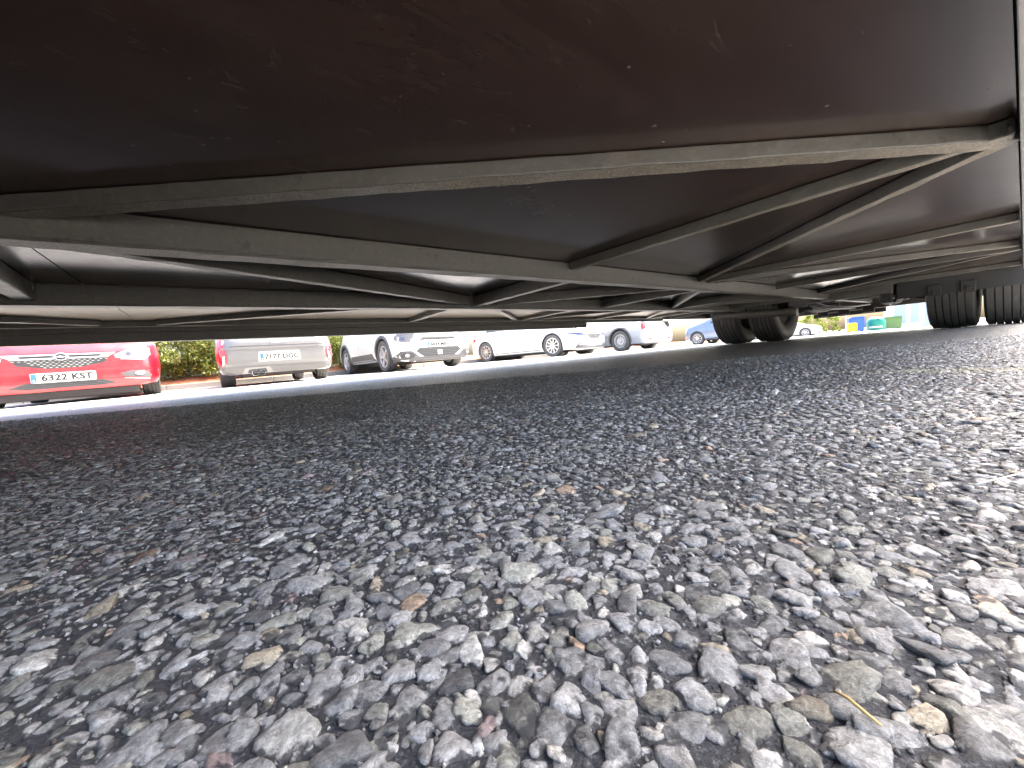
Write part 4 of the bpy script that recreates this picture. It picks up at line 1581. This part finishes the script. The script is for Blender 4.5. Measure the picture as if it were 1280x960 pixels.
for side in ('left', 'right'):
    decal(bv, side, [(-.88, .30), (.88, .30), (.86, .25), (-.86, .25)], 0.01, 'grey_plastic', 'sill_trim', bl, 0.1)
side_glass(bl, bv, [(-1.3, 1.06), (.70, 1.03), (.3, 1.36), (-.6, 1.45), (-1.3, 1.39)], [(.80, .35, .98), (-.2, .35, .99)], [(-.05, .86), (-1.0, .88)])
tl = [(.62, 1.0), (.80, .98), (.80, .74), (.66, .78)]
for pl in (tl, mirror(tl)):
    decal(bv, 'rear', pl, 0.012, 'red_lens', 'tail_light', bl, 0.05)
decal(bv, 'rear', [(-.55, 1.08), (.55, 1.08), (.48, 1.4), (-.48, 1.4)], 0.004, 'glass_dark', 'rear_window', bl, 0.1)

# --- another white hatchback far down the row: a copy of the first one
far_car = copy_tree(se)
far_car.location = W(35.6, -10.1, ground_z(35.6, -10) + .004) + Vector((-1.3, 0.2, 0))
far_car.rotation_euler = (0, 0, HD_OUT + 0.15)
far_car['label'] = 'farthest white car, tiny behind the trailer tyres before the far hedge'


# ------------------------------------------------------------------ planting behind the kerb
def leaf_cloud(count, sample, size, name, mat):
    c = np.array([sample() for _ in range(count)])
    nrm = rng.normal(size=(count, 3)) + np.array([0, 0, 0.6])
    nrm /= np.linalg.norm(nrm, axis=1)[:, None]
    t = np.cross(nrm, rng.normal(size=(count, 3)))
    t /= np.linalg.norm(t, axis=1)[:, None]
    b = np.cross(nrm, t)
    s = rng.uniform(0.6, 1.3, (count, 1)) * size
    q = np.stack([c - t * s, c + b * s * .45, c + t * s, c - b * s * .45], 1)
    q[:, 2] += nrm * s * -.25
    tint = np.clip(rng.normal(0.5, 0.22, count), 0, 1)
    tint = np.repeat(np.stack([tint, tint, tint, np.ones(count)], 1), 4, axis=0)
    f = np.arange(count * 4).reshape(count, 4)
    return fast_mesh(name, q.reshape(-1, 3), f, mat, tint, smooth=False)


def shrub_meshes(w, d, h, count, size, mat, clumps=26):
    cl = [(random.uniform(-w / 2, w / 2), random.uniform(-d / 2, d / 2), random.uniform(.14 * h, h), random.uniform(.12, .24)) for _ in range(clumps)]

    def sample():
        cx, cy, cz, r = random.choice(cl)
        v = Vector((random.gauss(0, 1), random.gauss(0, 1), random.gauss(0, 1)))
        v.normalize()
        v *= r * random.uniform(.5, 1.05)
        return (cx + v.x, cy + v.y, max(.08, cz + v.z))
    fol = leaf_cloud(count, sample, size, 'foliage', mat)
    mb = MB()
    for _ in range(9):
        x, y = random.uniform(-w * .4, w * .4), random.uniform(-d * .3, d * .3)
        pts = [(x, y, -.1)]
        for k in range(1, 6):
            pts.append((x + random.uniform(-.07, .07) * k, y + random.uniform(-.05, .05) * k, h * .17 * k))
        mb.tube(pts, [.014, .012, .010, .008, .006, .004], 6)
    st = mb.build('stem', 'bark', None, smooth=True)
    sm = st.data
    bpy.data.objects.remove(st)
    return fol, sm


def put_plant(name, fol, st, a, l, label, cat, group, rz=None, sc=1.0, dz=0.25):
    o = empty(name, W(a, l, ground_z(a, l) + dz), random.uniform(0, 6) if rz is None else rz, label, cat, group)
    o.scale = (sc, sc, sc)
    f = link_mesh('foliage', fol, o)
    f['kind'] = 'stuff'
    link_mesh('stem', st, o)
    return o


HG = 'hedge shrubs along the planting bed'
V3 = [shrub_meshes(1.35, 1.5, 1.25, 15000, .036, 'leaf_green', 130) for _ in range(3)]
labels = {-2.0: 'hedge shrub rising behind the bonnet of the red car',
          -0.9: 'leafy green hedge shrub beside the right headlight of the red car',
          0.2: 'leafy green hedge shrub beside the left tail light of the silver car',
          1.3: 'hedge shrub standing directly behind the silver car',
          3.1: 'hedge shrub showing in the narrow gap between silver car and crossover',
          4.3: 'hedge shrub standing directly behind the white crossover'}
for i, a in enumerate(labels):
    fol, st = V3[i % 3]
    put_plant('hedge_shrub', fol, st, a, -12.35 + random.uniform(-.1, .1), labels[a], 'shrub', HG, rz=TH + (math.pi if i % 2 else 0) + random.uniform(-.15, .15), sc=random.uniform(.95, 1.08), dz=.2)
Y2 = [shrub_meshes(.50, .45, 1.35, 1500, .034, 'leaf_yellow', 16) for _ in range(2)]
YG = 'yellow green bushes between the parked cars'
put_plant('bush', *Y2[0], 6.55, -12.1, 'slim yellow green bush between the two white cars', 'bush', YG)
put_plant('bush', *Y2[1], 16.55, -12.0, 'slim yellow green bush between the van and the blue car', 'bush', YG)
put_plant('bush', *Y2[0], 18.6, -12.6, 'yellow green bush rising behind the bonnet of the blue car', 'bush', YG, sc=1.25)
# terracotta pot beside the blue car
mb = MB()
mb.lathe([(.001, 0), (.17, 0), (.24, .50), (.27, .50), (.27, .58), (.23, .58), (.21, .45), (.001, .45)], 24, axis='z')
pot = mb.build('plant_pot', 'terracotta', None, smooth='auto')
pot.location = W(17.5, -12.0, ground_z(17.5, -12) + .15)
tag(pot, 'terracotta coloured pot standing beside the nose of the blue car', 'pot')

# far end of the car park: hedge, lamp post, recycling bins, kiosk
FZ = -0.275
FOLB, STB = shrub_meshes(1.6, 1.0, 1.6, 2600, .06, 'leaf_yellow', 30)
for i, (x, lab) in enumerate(((24.1, 'far yellow green hedge shrub beside the trailer tyres, left of the two'), (25.4, 'far yellow green hedge shrub right beside the thin post'))):
    o = put_plant('hedge_shrub', FOLB, STB, 0, 0, lab, 'shrub', 'far hedge shrubs before the bins')
    o.location = (x, 30.6, FZ)
    o.rotation_euler = (0, 0, i * 2.0)
mb = MB()
mb.tube([(0, 0, 0), (0, 0, .3), (0, 0, 3.5)], [.075, .05, .045], 12)
mb.tube([(0, 0, 3.5), (.3, 0, 3.75), (.8, 0, 3.8)], [.045, .04, .035], 10)
lp = empty('lamp_post', (26.25, 30, FZ), 0, 'thin pale lamp post between the far hedge and the blue container', 'lamp post')
mb.build('pole', 'post_grey', lp, smooth='auto')
mb = MB()
mb.box((.65, -.09, 3.77), (1.15, .09, 3.86))
mb.build('lamp_head', 'post_grey', lp, bevel=.02)


def container(name, loc, w, d, h, mat, label, lid=True):
    c = empty(name, loc, math.radians(-30), label, 'recycling bin', 'recycling containers at the far end')
    mb = MB()
    x, y = w / 2, d / 2
    k = .92
    mb.add([(-x * k, -y * k, .06), (x * k, -y * k, .06), (x * k, y * k, .06), (-x * k, y * k, .06), (-x, -y, h), (x, -y, h), (x, y, h), (-x, y, h)],
           [(0, 3, 2, 1), (4, 5, 6, 7), (0, 1, 5, 4), (1, 2, 6, 5), (2, 3, 7, 6), (3, 0, 4, 7)])
    mb.build('bin_body', mat, c, bevel=.03)
    if lid:
        mb = MB()
        prof = [(-x * 1.03, 0), (x * 1.03, 0), (x * .98, .05), (x * .6, .10), (-x * .6, .10), (-x * .98, .05)]
        mb.add([(px, -y * 1.03, h + .004 + pz) for px, pz in prof] + [(px, y * 1.03, h + .004 + pz) for px, pz in prof],
               [tuple(range(6)), tuple(range(11, 5, -1))] + [(i, 6 + i, 6 + (i + 1) % 6, (i + 1) % 6) for i in range(6)])
        mb.build('lid', mat, c)
    for sx in (-1, 1):
        mb = MB()
        mb.tube([(sx * x * .8, -y * .6, .06), (sx * x * .8, y * .6, .06)], .06, 10)
        mb.build('roller', 'rubber', c)
    return c


container('recycling_container', (27.25, 30.3, FZ), .95, .9, 1.06, 'blue_plastic', 'tall blue recycling container behind the yellow bin')
container('wheeled_bin', (26.20, 29.4, FZ), .52, .5, .62, 'yellow_plastic', 'small yellow bin in front of the blue container')
ig = empty('igloo_bin', (28.78, 30.2, FZ), 0, 'rounded teal bottle bank between the blue and green containers', 'recycling bin', 'recycling containers at the far end')
mb = MB()
mb.lathe([(.001, 0), (.50, 0), (.575, .10), (.585, .55), (.54, .80), (.40, .98), (.20, 1.05), (.001, 1.06)], 28, axis='z')
mb.build('dome', 'teal_plastic', ig, smooth='auto')
mb = MB()
mb.lathe([(.592, .18), (.592, .36)], 28, axis='z')
mb.v = [p for p in mb.v]
band = MB()
for k in range(8):
    a0 = math.radians(-175 + k * 10)
    a1 = math.radians(-175 + (k + 1) * 10)
    r = .600
    band.add([(r * math.cos(a0), r * math.sin(a0), .20), (r * math.cos(a1), r * math.sin(a1), .20), (r * math.cos(a1), r * math.sin(a1), .33), (r * math.cos(a0), r * math.sin(a0), .33)], [(0, 1, 2, 3)])
band.build('label_band', 'plate_white', ig)
mb = MB()
for k in range(2):
    a = math.radians(-120 + k * 60)
    mb.lathe([(.001, 0), (.085, 0), (.085, .02), (.001, .02)], 14, axis='z', centre=(.50 * math.cos(a), .50 * math.sin(a), .84))
mb.build('bottle_port', 'black_plastic', ig)
container('recycling_container', (30.1, 30.4, FZ), 1.15, .9, .86, 'green_plastic', 'mid green container right of the teal bottle bank')
kio = empty('kiosk', (33.2, 32.0, FZ - .02), math.radians(-32), 'pale blue white kiosk farthest right beside the trailer tyre', 'kiosk')
mb = MB()
mb.box((-1.3, -1.0, 0), (1.3, 1.0, 2.5))
mb.build('wall', 'pale_render', kio, bevel=.02)
mb = MB()
mb.box((-1.4, -1.1, 2.5), (1.4, 1.1, 2.62))
mb.build('roof', 'post_grey', kio, bevel=.02)
for x0, x1, z0, z1 in ((-1.15, -.35, .35, 2.1), (-.2, .45, .35, 2.1), (.6, 1.15, .05, 2.1)):
    mb = MB()
    mb.box((x0, -1.03, z0), (x1, -.99, z1))
    f = mb.build('window', 'post_grey', kio, bevel=.01)
    mb = MB()
    mb.box((x0 + .07, -1.036, z0 + .07), (x1 - .07, -1.031, z1 - .07))
    mb.build('pane', 'pale_blue_glass', f)
